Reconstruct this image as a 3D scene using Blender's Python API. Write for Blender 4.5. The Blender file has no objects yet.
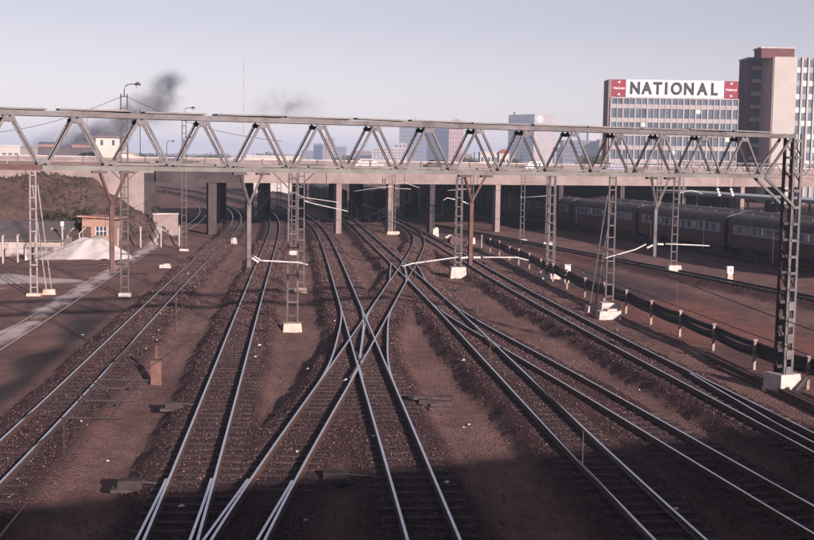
import bpy, bmesh, math, random
import numpy as np
from mathutils import Vector, Matrix
R = math.radians
random.seed(7)
rng = np.random.default_rng(11)
S = bpy.context.scene
COL = S.collection

# ------------------------------------------------------------------ camera
CAM_Z = 8.0
pitch = math.atan(109 / 1200.0)
roll = math.atan(0.0166)
fw = Vector((0, math.cos(pitch), -math.sin(pitch)))
r0 = Vector((1, 0, 0)); u0 = Vector((0, math.sin(pitch), math.cos(pitch)))
rt = math.cos(roll) * r0 + math.sin(roll) * u0
up = -math.sin(roll) * r0 + math.cos(roll) * u0
cd = bpy.data.cameras.new('camera'); cam = bpy.data.objects.new('camera', cd); COL.objects.link(cam)
m = Matrix((rt, up, -fw)).transposed().to_4x4(); m.translation = (0, 0, CAM_Z); cam.matrix_world = m
cd.sensor_width = 36.0; cd.lens = 36.0 * 1200 / 814; cd.clip_start = 0.2; cd.clip_end = 12000
S.camera = cam

# ------------------------------------------------------------------ sky and sun
SUN_EL = R(14.5); SUN_AZ = R(152.0)          # the sun stands low, behind the camera and to its right
W = bpy.data.worlds.new('World'); S.world = W; W.use_nodes = True
wn = W.node_tree.nodes; wl = W.node_tree.links; wn.clear()
sky = wn.new('ShaderNodeTexSky'); sky.sky_type = 'NISHITA'; sky.sun_disc = False
sky.sun_elevation = SUN_EL; sky.sun_rotation = SUN_AZ
sky.air_density = 1.0; sky.dust_density = 0.0; sky.ozone_density = 1.0
hs = wn.new('ShaderNodeHueSaturation'); hs.inputs['Saturation'].default_value = 0.45; hs.inputs['Hue'].default_value = 0.5
tn = wn.new('ShaderNodeMix'); tn.data_type = 'RGBA'; tn.blend_type = 'MULTIPLY'; tn.inputs[0].default_value = 1.0
tn.inputs[7].default_value = (1.05, 0.93, 1.06, 1)
bg = wn.new('ShaderNodeBackground'); bg.inputs['Strength'].default_value = 0.05
wo = wn.new('ShaderNodeOutputWorld')
wl.new(sky.outputs[0], hs.inputs['Color']); wl.new(hs.outputs[0], tn.inputs[6]); wl.new(tn.outputs[2], bg.inputs['Color']); wl.new(bg.outputs[0], wo.inputs[0])
ld = bpy.data.lights.new('sun', 'SUN'); ld.energy = 5.0; ld.angle = R(0.7); ld.color = (1.0, 0.80, 0.75)
sun = bpy.data.objects.new('sun', ld); COL.objects.link(sun)
sdir = Vector((math.sin(SUN_AZ) * math.cos(SUN_EL), math.cos(SUN_AZ) * math.cos(SUN_EL), math.sin(SUN_EL)))
sun.rotation_euler = sdir.to_track_quat('Z', 'Y').to_euler()
vs = S.view_settings; vs.view_transform = 'Standard'; vs.look = 'None'; vs.gamma = 1.0; vs.exposure = 0.95
S.cycles.volume_bounces = 0; S.cycles.max_bounces = 6; S.cycles.transparent_max_bounces = 12

# ------------------------------------------------------------------ helpers: materials
MATS = {}
def mat(name, col, rough=0.85, metal=0.0, var=0.25, scale=3.0, bump=0.0, col2=None, bscale=None, spec=0.3, stretch=(1, 1, 1)):
    if name in MATS: return MATS[name]
    M = bpy.data.materials.new(name); M.use_nodes = True
    n = M.node_tree.nodes; l = M.node_tree.links
    b = n['Principled BSDF']; b.inputs['Roughness'].default_value = rough; b.inputs['Metallic'].default_value = metal
    b.inputs['Specular IOR Level'].default_value = spec
    g = n.new('ShaderNodeNewGeometry'); mp = n.new('ShaderNodeMapping'); mp.inputs['Scale'].default_value = stretch
    l.new(g.outputs['Position'], mp.inputs[0])
    nz = n.new('ShaderNodeTexNoise'); nz.inputs['Scale'].default_value = scale; nz.inputs['Detail'].default_value = 5; nz.inputs['Roughness'].default_value = 0.65
    l.new(mp.outputs[0], nz.inputs['Vector'])
    cr = n.new('ShaderNodeValToRGB')
    c2 = col2 if col2 else tuple(c * (1 - var) for c in col)
    c1 = col if col2 else tuple(min(1, c * (1 + var)) for c in col)
    cr.color_ramp.elements[0].position = 0.32; cr.color_ramp.elements[0].color = (*c2, 1)
    cr.color_ramp.elements[1].position = 0.68; cr.color_ramp.elements[1].color = (*c1, 1)
    l.new(nz.outputs['Fac'], cr.inputs[0]); l.new(cr.outputs[0], b.inputs['Base Color'])
    if bump:
        n2 = n.new('ShaderNodeTexNoise'); n2.inputs['Scale'].default_value = bscale or scale * 4; n2.inputs['Detail'].default_value = 4
        l.new(g.outputs['Position'], n2.inputs['Vector'])
        bp = n.new('ShaderNodeBump'); bp.inputs['Strength'].default_value = bump; bp.inputs['Distance'].default_value = 0.05
        l.new(n2.outputs['Fac'], bp.inputs['Height']); l.new(bp.outputs[0], b.inputs['Normal'])
    MATS[name] = M
    return M
STEELTOP = mat('rail_head_steel', (0.66, 0.65, 0.66), 0.28, 0.85, 0.15, 4)
RUST = mat('rail_rust', (0.085, 0.05, 0.04), 0.8, 0.0, 0.4, 6)
SLEEP = mat('sleeper_wood', (0.05, 0.035, 0.037), 0.9, 0, 0.45, 2.5, 0.3, stretch=(0.6, 3, 3))
def stone_material():
    M = bpy.data.materials.new('ballast_stone'); M.use_nodes = True; n = M.node_tree.nodes; l = M.node_tree.links
    b = n['Principled BSDF']; b.inputs['Roughness'].default_value = 0.95; b.inputs['Specular IOR Level'].default_value = 0.15
    g = n.new('ShaderNodeNewGeometry'); cr = n.new('ShaderNodeValToRGB'); e = cr.color_ramp.elements
    e[0].position = 0.0; e[0].color = (0.045, 0.03, 0.032, 1); e[1].position = 1.0; e[1].color = (0.27, 0.2, 0.18, 1)
    k = e.new(0.5); k.color = (0.09, 0.052, 0.05, 1); k = e.new(0.9); k.color = (0.155, 0.094, 0.086, 1)
    l.new(g.outputs['Random Per Island'], cr.inputs[0]); l.new(cr.outputs[0], b.inputs['Base Color'])
    return M
STONE = stone_material()
GALV = mat('grey_steel_paint', (0.148, 0.145, 0.152), 0.6, 0.1, 0.22, 1.6, col2=(0.068, 0.06, 0.06))
GALVG = mat('greenish_steel_paint', (0.16, 0.168, 0.155), 0.6, 0.1, 0.2, 1.4, col2=(0.09, 0.085, 0.08))
BRN = mat('rusty_steel_paint', (0.095, 0.055, 0.05), 0.75, 0.1, 0.3, 2)
DARKST = mat('dark_steel', (0.06, 0.05, 0.052), 0.6, 0.3, 0.3, 3)
BOARD = mat('walkway_board', (0.17, 0.165, 0.155), 0.85, 0, 0.25, 1.5, stretch=(1, 1, 1))
CONC = mat('concrete', (0.34, 0.31, 0.29), 0.9, 0, 0.25, 1.2, 0.2)
CONCW = mat('whitewashed_concrete', (0.52, 0.48, 0.45), 0.9, 0, 0.2, 3, 0.3, col2=(0.33, 0.28, 0.25))
CONCR = mat('rust_stained_concrete', (0.60, 0.48, 0.40), 0.9, 0, 0.2, 2.5, 0.3, col2=(0.34, 0.22, 0.17))
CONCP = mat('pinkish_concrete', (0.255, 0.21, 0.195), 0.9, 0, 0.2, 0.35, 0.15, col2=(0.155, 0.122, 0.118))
SOOT_SHADE = mat('soot_shade_concrete', (0.07, 0.058, 0.056), 0.95, 0, 0.3, 0.4, 0.15, col2=(0.03, 0.026, 0.028))  # soot colour that also stands in for shade on unlit columns
WHITE = mat('white_paint', (0.66, 0.65, 0.63), 0.5, 0, 0.06, 3)
PORC = mat('insulator_porcelain', (0.48, 0.465, 0.45), 0.25, 0, 0.05, 5, spec=0.6)
BROWNINS = mat('brown_insulator', (0.05, 0.03, 0.025), 0.3, 0, 0.1, 5, spec=0.6)
WIRE = mat('overhead_copper_wire', (0.055, 0.045, 0.045), 0.6, 0.4, 0.1, 5)
GLASS = mat('dark_window_glass', (0.05, 0.065, 0.09), 0.12, 0, 0.35, 0.25, spec=0.7)
GLASSB = mat('blue_grey_window_glass', (0.065, 0.09, 0.12), 0.15, 0, 0.35, 0.2, spec=0.7)
BLIND = mat('white_blind', (0.70, 0.68, 0.64), 0.8, 0, 0.1, 3)

# ------------------------------------------------------------------ helpers: meshes
class MB:
    def __init__(s): s.v = []; s.f = []; s.mi = []
    def add(s, vs_, fs, mi=0):
        o = len(s.v); s.v += [tuple(p) for p in vs_]; s.f += [tuple(i + o for i in f) for f in fs]; s.mi += [mi] * len(fs); return s
    def box(s, c, d, rz=0.0, mi=0, taper=1.0):
        hx, hy, hz = d[0] / 2, d[1] / 2, d[2] / 2; ca, sa = math.cos(rz), math.sin(rz); P = []
        for z, k in ((-hz, 1.0), (hz, taper)):
            for x, y in ((-hx, -hy), (hx, -hy), (hx, hy), (-hx, hy)):
                P.append((c[0] + ca * x * k - sa * y * k, c[1] + sa * x * k + ca * y * k, c[2] + z))
        return s.add(P, [(3, 2, 1, 0), (4, 5, 6, 7), (0, 1, 5, 4), (1, 2, 6, 5), (2, 3, 7, 6), (3, 0, 4, 7)], mi)
    def beam(s, a, b, w, h, mi=0, upv=(0, 0, 1)):
        a = Vector(a); b = Vector(b); d = (b - a).normalized(); u = Vector(upv)
        if abs(d.dot(u)) > 0.98: u = Vector((0, 1, 0)) if abs(d.y) < 0.9 else Vector((1, 0, 0))
        x = d.cross(u).normalized(); y = x.cross(d).normalized(); P = []
        for p in (a, b):
            for sx, sy in ((-1, -1), (1, -1), (1, 1), (-1, 1)): P.append(p + x * (sx * w / 2) + y * (sy * h / 2))
        return s.add(P, [(0, 1, 2, 3), (7, 6, 5, 4), (4, 5, 1, 0), (5, 6, 2, 1), (6, 7, 3, 2), (7, 4, 0, 3)], mi)
    def channel(s, a, b, w, d, t=0.012, mi=0, upv=(0, 0, 1), flip=1):
        # a U section: web of width w, two flanges of depth d
        a = Vector(a); b = Vector(b); dd = (b - a).normalized(); u = Vector(upv)
        x = dd.cross(u).normalized(); y = x.cross(dd).normalized() * flip
        s.beam(a, b, w, t, mi, upv)
        for k in (-1, 1):
            o = x * (k * (w / 2 - t / 2)) + y * (d / 2 + t / 2)
            s.beam(a + o, b + o, t, d, mi, upv)
        return s
    def tube(s, pts, r, n=6, mi=0, r2=None, cap=True):
        pts = [Vector(p) for p in pts]; o = len(s.v); N = len(pts); prev = None
        for i, p in enumerate(pts):
            d = (pts[min(i + 1, N - 1)] - pts[max(i - 1, 0)]).normalized()
            u = Vector((0, 0, 1)) if abs(d.z) < 0.95 else Vector((1, 0, 0))
            x = d.cross(u).normalized(); y = x.cross(d)
            rr = r if r2 is None else r + (r2 - r) * i / (N - 1)
            for k in range(n):
                a = 2 * math.pi * k / n; s.v.append(tuple(p + x * (rr * math.cos(a)) + y * (rr * math.sin(a))))
        for i in range(N - 1):
            for k in range(n):
                a = o + i * n + k; b = o + i * n + (k + 1) % n; s.f.append((a, b, b + n, a + n)); s.mi.append(mi)
        if cap:
            s.f.append(tuple(o + k for k in range(n))[::-1]); s.mi.append(mi)
            s.f.append(tuple(o + (N - 1) * n + k for k in range(n))); s.mi.append(mi)
        return s
    def lathe(s, c, prof, n=10, axis=(0, 0, 1), mi=0):
        ax = Vector(axis).normalized(); u = Vector((0, 0, 1)) if abs(ax.z) < 0.9 else Vector((1, 0, 0))
        x = ax.cross(u).normalized(); y = ax.cross(x); o = len(s.v); c = Vector(c)
        for r, h in prof:
            for k in range(n):
                a = 2 * math.pi * k / n; s.v.append(tuple(c + ax * h + x * (r * math.cos(a)) + y * (r * math.sin(a))))
        for i in range(len(prof) - 1):
            for k in range(n):
                a = o + i * n + k; b = o + i * n + (k + 1) % n; s.f.append((a, a + n, b + n, b)); s.mi.append(mi)
        s.f.append(tuple(o + k for k in range(n))); s.mi.append(mi)
        s.f.append(tuple(o + (len(prof) - 1) * n + k for k in range(n))[::-1]); s.mi.append(mi)
        return s
    def mesh(s, name, mats):
        me = bpy.data.meshes.new(name); me.from_pydata(s.v, [], s.f)
        for M in (mats if isinstance(mats, (list, tuple)) else [mats]): me.materials.append(M)
        me.polygons.foreach_set('material_index', s.mi); me.update()
        bm = bmesh.new(); bm.from_mesh(me); bmesh.ops.recalc_face_normals(bm, faces=bm.faces); bm.to_mesh(me); bm.free()
        return me
    def build(s, name, mats, parent=None, smooth=False):
        me = s.mesh(name, mats)
        if smooth: me.polygons.foreach_set('use_smooth', [True] * len(me.polygons))
        return link(name, me, parent)
def link(name, me, parent=None, loc=None, rz=0.0):
    o = bpy.data.objects.new(name, me); COL.objects.link(o); o.parent = parent
    if loc is not None: o.location = loc
    if rz: o.rotation_euler = (0, 0, rz)
    return o
def tag(o, label=None, cat=None, group=None, kind=None):
    if label: o['label'] = label
    if cat: o['category'] = cat
    if group: o['group'] = group
    if kind: o['kind'] = kind
    return o
def thing(name, label, cat, loc=(0, 0, 0), rz=0.0, group=None):
    o = bpy.data.objects.new(name, None); COL.objects.link(o); o.location = loc; o.rotation_euler = (0, 0, rz); o.empty_display_size = 0.3
    return tag(o, label, cat, group)
def noise2(x, y, f, seed=0):
    # cheap smooth value noise on arrays
    x = np.asarray(x) * f + seed * 17.3; y = np.asarray(y) * f + seed * 9.1
    xi = np.floor(x).astype(np.int64); yi = np.floor(y).astype(np.int64); fx = x - xi; fy = y - yi
    fx = fx * fx * (3 - 2 * fx); fy = fy * fy * (3 - 2 * fy)
    def h(a, b):
        n = (a * 374761393 + b * 668265263 + seed * 974634) & 0x7fffffff
        n = ((n ^ (n >> 13)) * 1274126177) & 0x7fffffff
        return ((n ^ (n >> 16)) & 0xffff) / 65535.0
    return (h(xi, yi) * (1 - fx) + h(xi + 1, yi) * fx) * (1 - fy) + (h(xi, yi + 1) * (1 - fx) + h(xi + 1, yi + 1) * fx) * fy
def sstep(a, b, x):
    t = np.clip((np.asarray(x, float) - a) / (b - a), 0, 1); return t * t * (3 - 2 * t)

# ------------------------------------------------------------------ track centrelines: X as a function of Y
TR = {
 'A': [(-17.16, 31.98), (-17.59, 42.64), (-18.08, 51.90), (-19.48, 64.55), (-21.30, 82.35), (-23.62, 109.85), (-27.17, 149.61), (-30.17, 175.77), (-33.37, 196.09), (-36.67, 212.00)],
 'B': [(-10.4, 28.59), (-10.81, 33.19), (-11.32, 38.82), (-12.21, 49.19), (-14.78, 78.13), (-16.32, 95.2), (-18.27, 118.23), (-20.17, 138.98), (-22.71, 159.73), (-25.92, 179.28), (-28.5, 192.54)],
 'C': [(-4.9, 24.75), (-5.4, 30.75), (-6.13, 38.6), (-8.77, 67.64), (-9.79, 78.96), (-11.46, 96.2), (-13.67, 121.75), (-16.74, 151.23), (-20.6, 178.2), (-23.6, 195.05)],
 'P': [(0.61, 25.53), (-0.49, 37.34), (-1.6, 50.31), (-3.22, 67.17), (-4.51, 80.88), (-5.81, 95.19), (-7.28, 111.44), (-10.13, 137.43), (-13.76, 164.86)],
 'Q': [(-3.45, 24.83), (-3.28, 29.89), (-2.73, 39.54), (-2.12, 50.26), (-1.55, 61.12), (-0.97, 73.75), (-0.07, 88.06), (0.4, 99.14), (0.95, 112.07), (1.2, 124), (0.9, 136), (-0.4, 152), (-2.9, 172)],
 'F': [(5.95, 25.12), (5.55, 29.43), (5.16, 33.67), (4.81, 37.01), (4.55, 40.15), (4.07, 44.97), (3.48, 50.85), (2.68, 59.72), (1.91, 67.9), (1.5, 73.39), (0.75, 80.46), (0.07, 86.88), (-1.18, 97.8), (-2.85, 114.65), (-5.07, 136.11), (-8.85, 168.98)],
 'J': [(9.75, 25), (9.22, 28.2), (8.24, 33.45), (7.11, 39.07), (6.16, 44.86), (4.95, 50.99), (4.25, 54.43), (3.1, 60.3), (2.15, 66.51), (1.55, 72.5)],
 'K': [(12.29, 32.24), (11.97, 34.82), (11.67, 37.54), (11.41, 40.04), (10.95, 43.72), (9.8, 51.93), (8.74, 61.64), (7.4, 74.32), (6.05, 87.09), (4.95, 99.08), (3.55, 114.02), (2.0, 129.62), (0.28, 146.03), (-2.36, 168.28)],
 'L': [(25.32, 74.17), (24.36, 77.47), (19.06, 97.91), (15.3, 111), (10.6, 127.82)],
}
def mk(name, deg):
    a = np.array(TR[name]); y = a[:, 1]; c0 = y.mean(); k = (y.max() - y.min()) / 2
    pf = np.poly1d(np.polyfit((y - c0) / k, a[:, 0], deg)); d1 = pf.deriv(); d2 = d1.deriv()
    y0, y1 = y.min(), y.max(); u1 = (y1 - c0) / k; u0_ = (y0 - c0) / k
    cur = d2(u1 - 0.3) / k / k
    if abs(cur) > 0.0022: cur = math.copysign(0.0022, cur)
    def X(Y):
        Y = np.asarray(Y, float); u = (np.clip(Y, y0, y1) - c0) / k; r = pf(u)
        hi = np.maximum(Y - y1, 0); lo = np.minimum(Y - y0, 0)
        return r + hi * d1(u1) / k + 0.5 * cur * hi * hi + lo * d1(u0_) / k
    return X
XF = {n: mk(n, d) for n, d in (('A', 5), ('B', 5), ('C', 4), ('P', 4), ('Q', 6), ('F', 5), ('J', 4), ('K', 5), ('L', 2))}
XF['M'] = lambda Y: 32.44 + (np.asarray(Y, float) - 95.8) * -0.2088
XF['N'] = lambda Y: 37.2 + (np.asarray(Y, float) - 95.8) * -0.2088
YR = {'A': (15, 300), 'B': (14, 330), 'C': (12, 330), 'P': (12, 330), 'Q': (12, 160), 'F': (12, 320), 'J': (12, 69), 'K': (14, 320), 'L': (40, 260), 'M': (60, 260), 'N': (70, 240)}
HALF = 0.56   # half the distance between rail-head centres

# bridge line: parallel to the gantry
SK = 0.467; SA = math.atan(SK)
BD = Vector((math.cos(SA), math.sin(SA), 0)); BN = Vector((math.sin(SA), -math.cos(SA), 0))   # along, towards the camera
def bridge_pt(x, back=0.0, z=0.0):
    p = Vector((x, 143.6 + SK * x, 0)) - BN * back; return Vector((p.x, p.y, z))
B0 = Vector((-27.5, 143.6 - SK * 27.5, 0))   # front corner of the left abutment

# ------------------------------------------------------------------ ground
def geo(a, b, n, k):   # growing spacing
    return [a + (b - a) * ((math.exp(k * i / n) - 1) / (math.exp(k) - 1)) for i in range(1, n + 1)]
xs = list(np.arange(-26, 30, 0.28)); xs = sorted(set([round(v, 3) for v in xs + geo(-26, -75, 60, 1.0) + geo(-75, -5000, 26, 5) + geo(xs[-1], 75, 80, 1.0) + geo(75, 5000, 26, 5)]))
ys = list(np.arange(16, 100, 0.28)); ys = sorted(set([round(v, 3) for v in ys + geo(ys[-1], 175, 150, 0.8) + geo(175, 350, 70, 0.8) + geo(350, 7000, 30, 4.5) + geo(16, -40, 30, 1.5) + geo(-40, -2500, 14, 4)]))
GX, GY = np.meshgrid(np.array(xs), np.array(ys))
def ground_fields(x, y):
    x = np.asarray(x, float); y = np.asarray(y, float)
    d = np.full(x.shape, 99.0)
    for n, X in XF.items():
        a, b = YR[n]
        if n == 'A': continue
        Yc = np.clip(y, a - 60, b); xc = X(Yc); sl = (X(Yc + 0.5) - X(Yc - 0.5))
        dd = np.abs(x - xc) / np.sqrt(1 + sl * sl) + np.maximum(y - b, 0) * 0.5
        d = np.minimum(d, dd)
    wob = (noise2(x, y, 0.22, 3) - 0.5) * 0.30 + (noise2(x, y, 1.6, 4) - 0.5) * 0.10 + (noise2(x, y, 4.5, 7) - 0.5) * 0.08
    bal = 1 - np.clip((d + wob - 1.3) / 0.55, 0, 1)
    # in the yard beyond the bridge the beds merge
    z = -0.56 + 0.388 * bal
    rough = (noise2(x, y, 2.6, 5) - 0.5) * 0.025 + (noise2(x, y, 1.1, 10) - 0.5) * 0.03 + (noise2(x, y, 0.3, 6) - 0.5) * 0.10
    z = z + rough * np.where(d < 1.0, 0.35, 1.0)
    # approach embankment on the left
    px_, py_ = x - B0.x, y - B0.y
    t = px_ * BD.x + py_ * BD.y; s = px_ * BN.x + py_ * BN.y
    h = np.clip((14.5 - s) / 12.5, 0, 1) * np.clip((s + 40) / 6.0, 0, 1)
    cone = np.clip((-t + 1.2 - np.maximum(s, 0) * 0.12) / 8.5, 0, 1)
    hh = 6.4 * np.minimum(h, np.where(s > -1.6, cone, np.where(t < -0.6, 0.94, 0.0)))
    hh = np.where(h * cone > 0, hh + (noise2(x, y, 0.5, 8) - 0.5) * 0.7 * np.minimum(hh, 1) + (noise2(x, y, 1.6, 9) - 0.5) * 0.3 * np.minimum(hh, 1), hh)
    hh = np.maximum(hh, 0)
    z = z + hh
    emb = sstep(0.05, 0.6, hh)
    dA = x - XF['A'](y)
    sand = (1 - sstep(0.25, 0.55, np.abs(dA + 0.25) + (noise2(x, y, 0.8, 12) - 0.5) * 0.9)) * sstep(36, 60, y) * (1 - sstep(135, 150, y))
    px2 = np.hypot((x + 29.5) / 5.5, (y - 81) / 4.0) + (noise2(x, y, 0.35, 14) - 0.5) * 1.3
    sand = np.maximum(sand, 1 - sstep(0.7, 1.1, px2))
    z = np.where(sand > 0.5, z + 0.05, z)
    dB = XF['B'](y) - x
    dark_strip = sstep(2.0, 2.6, dB + wob) * (1 - sstep(3.6, 4.6, dB + (noise2(x, y, 0.25, 16) - 0.5) * 2.6)) * (1 - sstep(58, 80, y))  # darker strip of ground left of track B
    dK = x - XF['K'](y)
    road = sstep(3.6, 5.2, dK + wob) * (1 - sstep(10.0, 13.0, dK + (noise2(x, y, 0.2, 18) - 0.5) * 3)) * sstep(40, 50, y) * (1 - sstep(95, 130, y))
    red = road * sstep(0.45, 0.75, noise2(x, y, 0.11, 21) + 0.35 * (1 - sstep(50, 75, y)))
    return z, bal, sand, dark_strip, road, red, emb
GZ, FB, FS, FA, FR, FRE, FE = ground_fields(GX, GY)
ny, nx = GX.shape
me = bpy.data.meshes.new('ground')
me.vertices.add(nx * ny); me.vertices.foreach_set('co', np.stack([GX, GY, GZ], -1).reshape(-1))
idx = np.arange(nx * ny).reshape(ny, nx)
q = np.stack([idx[:-1, :-1], idx[:-1, 1:], idx[1:, 1:], idx[1:, :-1]], -1).reshape(-1, 4)
me.loops.add(q.size); me.polygons.add(len(q)); me.loops.foreach_set('vertex_index', q.reshape(-1))
me.polygons.foreach_set('loop_start', np.arange(0, q.size, 4)); me.polygons.foreach_set('loop_total', np.full(len(q), 4)); me.update(calc_edges=True)
for nme, arr in (('zb', FB), ('zs', FS), ('za', FA), ('zr', FR), ('zd', FRE), ('ze', FE)):
    at = me.attributes.new(nme, 'FLOAT', 'POINT'); at.data.foreach_set('value', arr.reshape(-1).astype(np.float32))
me.polygons.foreach_set('use_smooth', [True] * len(me.polygons))
def ground_material():
    M = bpy.data.materials.new('railway_ground'); M.use_nodes = True; n = M.node_tree.nodes; l = M.node_tree.links
    b = n['Principled BSDF']; b.inputs['Roughness'].default_value = 0.97; b.inputs['Specular IOR Level'].default_value = 0.12
    g = n.new('ShaderNodeNewGeometry')
    def nz(sc, det=5, ro=0.6):
        t = n.new('ShaderNodeTexNoise'); t.inputs['Scale'].default_value = sc; t.inputs['Detail'].default_value = det; t.inputs['Roughness'].default_value = ro; l.new(g.outputs['Position'], t.inputs['Vector']); return t.outputs['Fac']
    def ramp(fac, c0, c1, a=0.3, bb=0.7):
        r = n.new('ShaderNodeValToRGB'); r.color_ramp.elements[0].position = a; r.color_ramp.elements[0].color = (*c0, 1); r.color_ramp.elements[1].position = bb; r.color_ramp.elements[1].color = (*c1, 1); l.new(fac, r.inputs[0]); return r.outputs[0]
    def attr(nm):
        a = n.new('ShaderNodeAttribute'); a.attribute_name = nm; return a.outputs['Fac']
    def mix(f, A, B, mode='MIX'):
        x = n.new('ShaderNodeMix'); x.data_type = 'RGBA'; x.blend_type = mode
        if isinstance(f, float): x.inputs[0].default_value = f
        else: l.new(f, x.inputs[0])
        for sck, v in ((x.inputs[6], A), (x.inputs[7], B)):
            if isinstance(v, tuple): sck.default_value = (*v, 1)
            else: l.new(v, sck)
        return x.outputs[2]
    big = nz(0.16, 6); mid = nz(1.3, 6, 0.7); fine = nz(14, 4, 0.7)
    dirt = mix(0.45, ramp(big, (0.095, 0.06, 0.057), (0.31, 0.192, 0.166)), ramp(mid, (0.08, 0.05, 0.048), (0.33, 0.204, 0.178)))
    vo = n.new('ShaderNodeTexVoronoi'); vo.inputs['Scale'].default_value = 13; l.new(g.outputs['Position'], vo.inputs['Vector'])
    sep = n.new('ShaderNodeSeparateColor'); l.new(vo.outputs['Color'], sep.inputs[0])
    bal = mix(0.45, ramp(sep.outputs[0], (0.028, 0.018, 0.021), (0.118, 0.067, 0.067), 0.1, 0.95), ramp(nz(0.7, 7, 0.72), (0.034, 0.021, 0.024), (0.112, 0.063, 0.063), 0.32, 0.66))
    c = mix(attr('zb'), dirt, bal)
    c = mix(attr('zr'), c, ramp(mid, (0.07, 0.052, 0.052), (0.125, 0.09, 0.088)))
    c = mix(attr('zd'), c, ramp(mid, (0.18, 0.085, 0.072), (0.30, 0.145, 0.12)))
    c = mix(attr('za'), c, ramp(big, (0.035, 0.031, 0.035), (0.085, 0.068, 0.066)))
    c = mix(attr('ze'), c, mix(0.6, ramp(nz(0.5, 6, 0.75), (0.04, 0.03, 0.026), (0.16, 0.106, 0.09), 0.35, 0.62), ramp(mid, (0.035, 0.027, 0.024), (0.19, 0.13, 0.112))))
    c = mix(attr('zs'), c, ramp(nz(0.9, 6, 0.75), (0.32, 0.28, 0.27), (0.66, 0.60, 0.57), 0.25, 0.62))
    c = mix(0.8, c, ramp(fine, (0.35, 0.34, 0.36), (1.15, 1.12, 1.1), 0.25, 0.72), 'MULTIPLY')
    l.new(c, b.inputs['Base Color'])
    bp = n.new('ShaderNodeBump'); bp.inputs['Strength'].default_value = 0.9; bp.inputs['Distance'].default_value = 0.05
    ad = n.new('ShaderNodeMath'); ad.operation = 'ADD'; l.new(nz(9, 5, 0.7), ad.inputs[0]); l.new(vo.outputs['Distance'], ad.inputs[1]); l.new(ad.outputs[0], bp.inputs['Height']); l.new(bp.outputs[0], b.inputs['Normal'])
    return M
me.materials.append(ground_material())
tag(link('ground', me), 'reddish brown cinder and ballast ground of the railway yard', None, None, 'structure')
def zg(x, y): return float(ground_fields(np.array([x]), np.array([y]))[0][0])

# loose ballast stones lying on the beds near the camera
def stones(N):
    ks = ['B', 'C', 'P', 'Q', 'F', 'J', 'K']; w = []
    yy = 19 + (120 - 19) * rng.random(N) ** 1.5; pick = rng.integers(0, len(ks), N); xx = np.zeros(N)
    for i, k in enumerate(ks):
        mk_ = pick == i; a, b = YR[k]; xx[mk_] = XF[k](np.clip(yy[mk_], a, b)) + np.clip(rng.normal(0, 0.95, mk_.sum()), -2.0, 2.0)
    ex = rng.random(N) < 0.16
    xx[ex] = -14 + 28 * rng.random(ex.sum())
    z = ground_fields(xx, yy)[0]
    base = np.array([[1, 0, 0], [-1, 0, 0], [0, 1, 0], [0, -1, 0], [0, 0, 0.8], [0, 0, -0.8]], float)
    tri = np.array([[0, 2, 4], [2, 1, 4], [1, 3, 4], [3, 0, 4], [2, 0, 5], [1, 2, 5], [3, 1, 5], [0, 3, 5]])
    size = (0.014 + 0.022 * rng.random(N) ** 2) * np.clip(yy / 45, 0.9, 2.2)
    an = rng.random(N) * 6.28; jit = 1 + (rng.random((N, 6, 3)) - 0.5) * 0.9
    P = base[None] * jit * size[:, None, None]
    ca, sa = np.cos(an)[:, None], np.sin(an)[:, None]
    Q_ = np.stack([P[..., 0] * ca - P[..., 1] * sa, P[..., 0] * sa + P[..., 1] * ca, P[..., 2]], -1)
    Q_ += np.stack([xx, yy, z + 0.012], -1)[:, None, :]
    F_ = (tri[None] + (np.arange(N) * 6)[:, None, None]).reshape(-1, 3)
    me = bpy.data.meshes.new('ballast_stones'); me.vertices.add(N * 6); me.vertices.foreach_set('co', Q_.reshape(-1))
    me.loops.add(F_.size); me.polygons.add(len(F_)); me.loops.foreach_set('vertex_index', F_.reshape(-1)); me.polygons.foreach_set('loop_start', np.arange(0, F_.size, 3)); me.polygons.foreach_set('loop_total', np.full(len(F_), 3)); me.update(calc_edges=True)
    me.materials.append(STONE)
    tag(link('ballast_stones', me), 'loose reddish grey ballast stones strewn over the track beds', 'ballast', None, 'stuff')
stones(150000)


# ------------------------------------------------------------------ tracks
PROF = [(-0.033, 0.0), (0.033, 0.0), (0.034, -0.040), (0.010, -0.052), (0.010, -0.128), (0.062, -0.142), (0.062, -0.155), (-0.062, -0.155), (-0.062, -0.142), (-0.010, -0.128), (-0.010, -0.052), (-0.034, -0.040)]
def stations(X, y0, y1):
    y = y0; out = []
    while y < y1:
        out.append(y); y += 0.6 if y < 110 else 1.6
    out.append(y1); return np.array(out)
def rail_mesh(X, y0, y1, off, dz=0.0, dark=False):
    Y = stations(X, y0, y1); xc = X(Y); sl = (X(Y + 0.3) - X(Y - 0.3)) / 0.6; nrm = np.sqrt(1 + sl * sl)
    o = off(Y) if callable(off) else off
    px_ = xc + o / nrm; py_ = Y - o * sl / nrm
    b = MB(); n = len(PROF)
    for i in range(len(Y)):
        for (u, z) in PROF: b.v.append((px_[i] + u / nrm[i], py_[i] - u * sl[i] / nrm[i], z + dz))
    for i in range(len(Y) - 1):
        for k in range(n):
            a = i * n + k; c = i * n + (k + 1) % n; b.f.append((a, c, c + n, a + n)); b.mi.append(0 if (k == 0 and not dark) else 1)
    b.f.append(tuple(range(n))); b.mi.append(1); b.f.append(tuple((len(Y) - 1) * n + k for k in range(n))[::-1]); b.mi.append(1)
    me = bpy.data.meshes.new('rail'); me.from_pydata(b.v, [], b.f); me.materials.append(STEELTOP); me.materials.append(RUST); me.polygons.foreach_set('material_index', b.mi); me.update(); return me
SLM = []
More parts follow.
